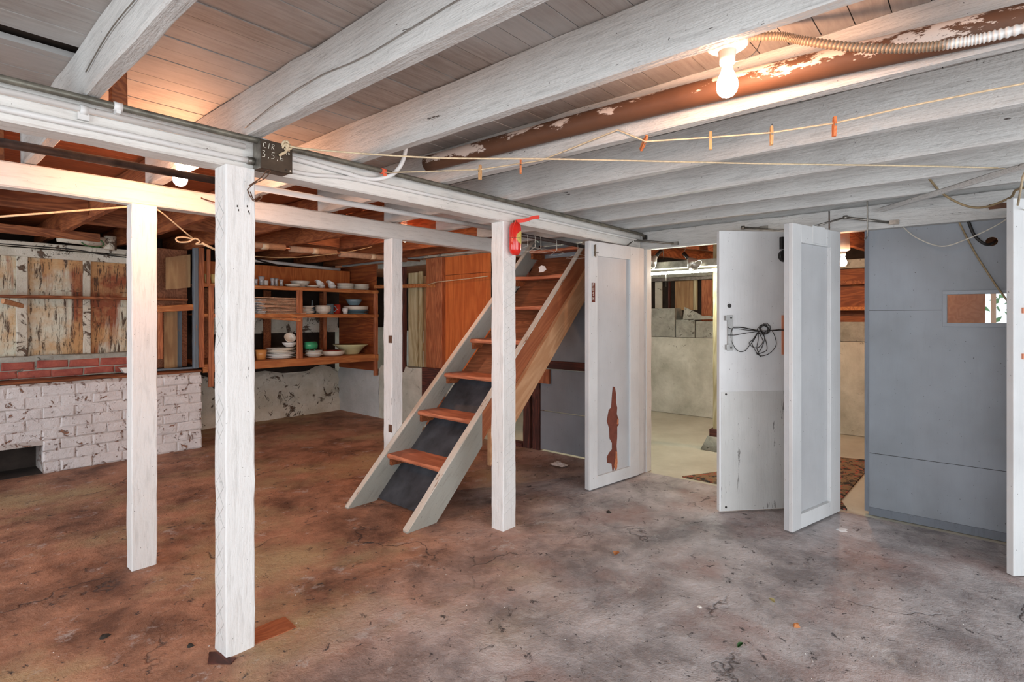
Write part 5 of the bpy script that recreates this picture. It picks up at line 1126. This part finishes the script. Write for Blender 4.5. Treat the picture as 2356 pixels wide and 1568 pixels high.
b = MB(); b.box((4.95, 1.75, 1.775), (5.20, 3.05, 1.84)); b.box((4.98, 1.75, 1.72), (5.03, 1.79, 1.80)); b.box((4.98, 3.01, 1.72), (5.03, 3.05, 1.80)); b.obj('housing', M['steel'], t)
b = MB(); b.tube([(5.05, 2.4, 1.84), (5.05, 2.4, 2.12)], 0.004, 6); b.tube([(5.0, 2.35, 1.73), (5.0, 2.35, 1.60)], 0.0015, 5); b.obj('chain', M['steel'], t)
def clamp(x, y, z, tilt, lb):
    t = thing('clamp_lamp', (x, y, z), lb, 'lamp', 'unlit clamp lamps in the next room')
    R = Euler(tilt).to_matrix()
    b = MB(); b.lathe([(0.012, 0.07), (0.022, 0.05), (0.05, 0.01), (0.068, -0.04), (0.066, -0.04), (0.048, 0.008), (0.018, 0.048), (0.0, 0.05)], (x, y, z), 24, R=R); b.obj('reflector', M['aluminium'], t)
    b = MB(); e = Vector((x, y, z)) + R @ Vector((0, 0, 0.14)); b.tube([Vector((x, y, z))+R @ Vector((0,0,0.05)), e], 0.017, 10); b.obj('lamp_holder', M['black_metal'], t)
    b = MB(); b.tube([e, e+Vector((0.01, -0.02, 0.05)), (x, 2.45-(x-4.3)*0.283, 1.978)], 0.005, 6); b.obj('clamp', M['steel'], t)
    return t
clamp(4.80, 2.40, 1.84, (0.55, 0.5, 0.0), 'aluminium clamp lamp at the left edge of the doorway')
clamp(4.85, 2.02, 1.80, (-0.75, 0.2, 0.0), 'aluminium clamp lamp hanging before the lit tube')
b = MB(); pts = [(4.30, 0.62), (4.21+0.05, 1.85), (4.52, 1.72), (5.60, 1.35), (6.0, 0.98), (5.80, 0.80)]
b.prism([(4.262, 0.70), (4.45, 0.77), (5.42, 0.755), (5.85, 0.80), (5.70, 1.35), (4.56, 1.70), (4.26, 1.86)], (0, 0, -0.003), (1,0,0), (0,1,0), (0,0,1), 0.010); tag(b.obj('rug', M['rug']), 'dark floral rug on the floor of the next room', 'rug')
b = MB(); b.box((5.72, -0.005, 1.0), (5.74, 0.62, 1.62)); tag(b.obj('hanging_board', M['fir_light']), 'orange-brown board seen through the small window', 'board')
b = MB(); b.timber((5.73, 0.03, 0), (5.73, 0.03, 1.0), 0.04, 0.04); b.timber((5.73, 0.57, 0), (5.73, 0.57, 1.0), 0.04, 0.04); b.box((5.715, 0.03, 0.4), (5.745, 0.57, 0.44)); tag(b.obj('board_legs', M['brown_y']), 'wooden uprights holding the board behind the grey door', 'stand')
# outside
b = MB(); b.box((7.6, -6, -0.3), (16, 5, -0.2)); struct(b.obj('ground_outside', M['asphalt'], recentre=False), 'pale driveway outside')
random.seed(72)
b = MB()
for k in range(260):
    c = Vector((9.6+jit(0.5), -0.55+jit(1.0), 1.55+jit(0.55))); a = Vector((jit(1), jit(1), jit(1))).normalized(); q = a.orthogonal().normalized(); s_ = 0.07
    b.add([c-a*s_, c+q*s_*0.5, c+a*s_, c-q*s_*0.5], [(0, 1, 2, 3)])
b.tube([(9.6, -0.5, -0.2), (9.6, -0.55, 1.6)], 0.04, 8)
tag(b.obj('garden_shrub', M['shrub']), 'green shrub outside the small far window', 'shrub')

# ================================================================== THINGS ON THE FLOOR
random.seed(81)
b = MB(); b.timber((0.958, 2.245, 0.001), (1.13, 2.235, 0.001), 0.115, 0.006, rough=0.002, ch=0.001, seg=3); tag(b.obj('floor_inlay', M['fir']), 'orange wooden piece set flush in the floor by the nearest post', 'board')
b = MB(); b.prism([(0.79, 2.20), (0.845, 2.13), (0.875, 2.155), (0.86, 2.17), (0.84, 2.25), (0.82, 2.27)], (0,0,0), (1,0,0), (0,1,0), (0,0,1), 0.004); tag(b.obj('shim', M['dark_y']), 'dark wooden shim at the foot of the nearest post', 'shim')
def leaf(x, y, r, rz, mat, label, w=0.35):
    b = MB(); vs = []; fs = []; n = 8
    for i in range(n+1):
        s = -1+2*i/n; ww = w*(1-s*s)
        for j in (-1, 0, 1):
            px = s*r; py = j*ww*r; vs.append((x+px*math.cos(rz)-py*math.sin(rz), y+px*math.sin(rz)+py*math.cos(rz), 0.004+0.012*abs(j)*(1-s*s)+0.006*s*s))
    m = len(vs); vs += [(p[0], p[1], p[2]+0.0008) for p in vs]
    for i in range(n):
        for j in range(2):
            a = i*3+j; fs.append((a, a+3, a+4, a+1)); fs.append((a+m, a+1+m, a+4+m, a+3+m))
    b.add(vs, fs); return tag(b.obj('fallen_leaf', M[mat]), label, 'leaf')
leaf(2.206, 0.726, 0.024, -0.1, 'leaf_green', 'dark green leaf lying on the floor at lower right')
leaf(2.651, 0.732, 0.022, 0.9, 'leaf_tan', 'pale tan leaf lying on the floor right of centre', 0.45)
leaf(2.621, 1.521, 0.028, 0.2, 'leaf_brown', 'dry orange leaf lying on the grey floor', 0.6)
def chip(x, y, r, mat, label, cat='debris', h=0.01, name='debris'):
    k = 9; pts = [(x+r*random.uniform(0.5, 1)*math.cos(2*PI*i/k), y+r*random.uniform(0.5, 1)*math.sin(2*PI*i/k)) for i in range(k)]
    b = MB(); vs = [(p[0], p[1], 0.0) for p in pts]+[(x+(p[0]-x)*0.6, y+(p[1]-y)*0.6, h*random.uniform(0.6, 1)) for p in pts]
    b.add(vs, [tuple(reversed(range(k))), tuple(range(k, 2*k))]+[(i, (i+1) % k, (i+1) % k+k, i+k) for i in range(k)]); return tag(b.obj(name, M[mat]), label, cat)
chip(3.838, 0.661, 0.045, 'tissue', 'flat white scrap on the floor before the rug gap', 'scrap', 0.004, 'paper_scrap')
chip(2.513, 0.598, 0.016, 'leaf_brown', 'small brown nut on the floor right of the green leaf', 'nut', 0.016, 'nut')
chip(2.398, 0.966, 0.016, 'ceramic_w', 'white paint flake left of the tan leaf', 'flake', 0.004, 'paint_flake')
chip(3.16, 1.893, 0.024, 'dark_bit', 'black lump on the floor near the PUSH door', 'debris', 0.012)
chip(0.58, 2.703, 0.025, 'dark_bit', 'black lump on the brown floor left of the nearest post', 'debris', 0.012)
chip(0.788, 2.374, 0.018, 'dark_bit', 'small black lump just behind the nearest post', 'debris', 0.010)
chip(3.96, 2.50, 0.02, 'dark_bit', 'black lump by the torn tissue', 'debris', 0.01)
b = MB(); c = Vector((3.878, 2.824, 0.0)); nx = 11; vs = []; fs = []
for i in range(nx):
    for j in range(nx):
        vs.append((c.x-0.05+0.1*i/(nx-1)+jit(0.008), c.y-0.075+0.15*j/(nx-1)+jit(0.008), 0.006+0.035*random.random()*math.sin(PI*i/(nx-1))*math.sin(PI*j/(nx-1))+0.002))
for i in range(nx-1):
    for j in range(nx-1):
        a = i*nx+j; fs.append((a, a+1, a+nx+1, a+nx))
b.add(vs, fs, 0, True); tag(b.obj('crumpled_tissue', M['tissue']), 'crumpled white tissue on the floor behind the front post', 'tissue')
# gritty crumbs: nobody could count them
b = MB()
for k in range(900):
    x = random.uniform(0.3, 4.1); y = random.uniform(-0.1, 5.5); r = random.uniform(0.0012, 0.0045); h = r*0.7
    b.add([(x-r, y, 0), (x, y-r*0.7, 0), (x+r, y, 0), (x, y+r*0.7, 0), (x, y, h)], [(0,1,4), (1,2,4), (2,3,4), (3,0,4)], random.choice((0, 0, 0, 1)))
o = b.obj('floor_grit', [M['dark_bit'], M['ceramic_w']]); tag(o, 'dark and pale grit scattered over the concrete floor', 'grit'); o['kind'] = 'stuff'
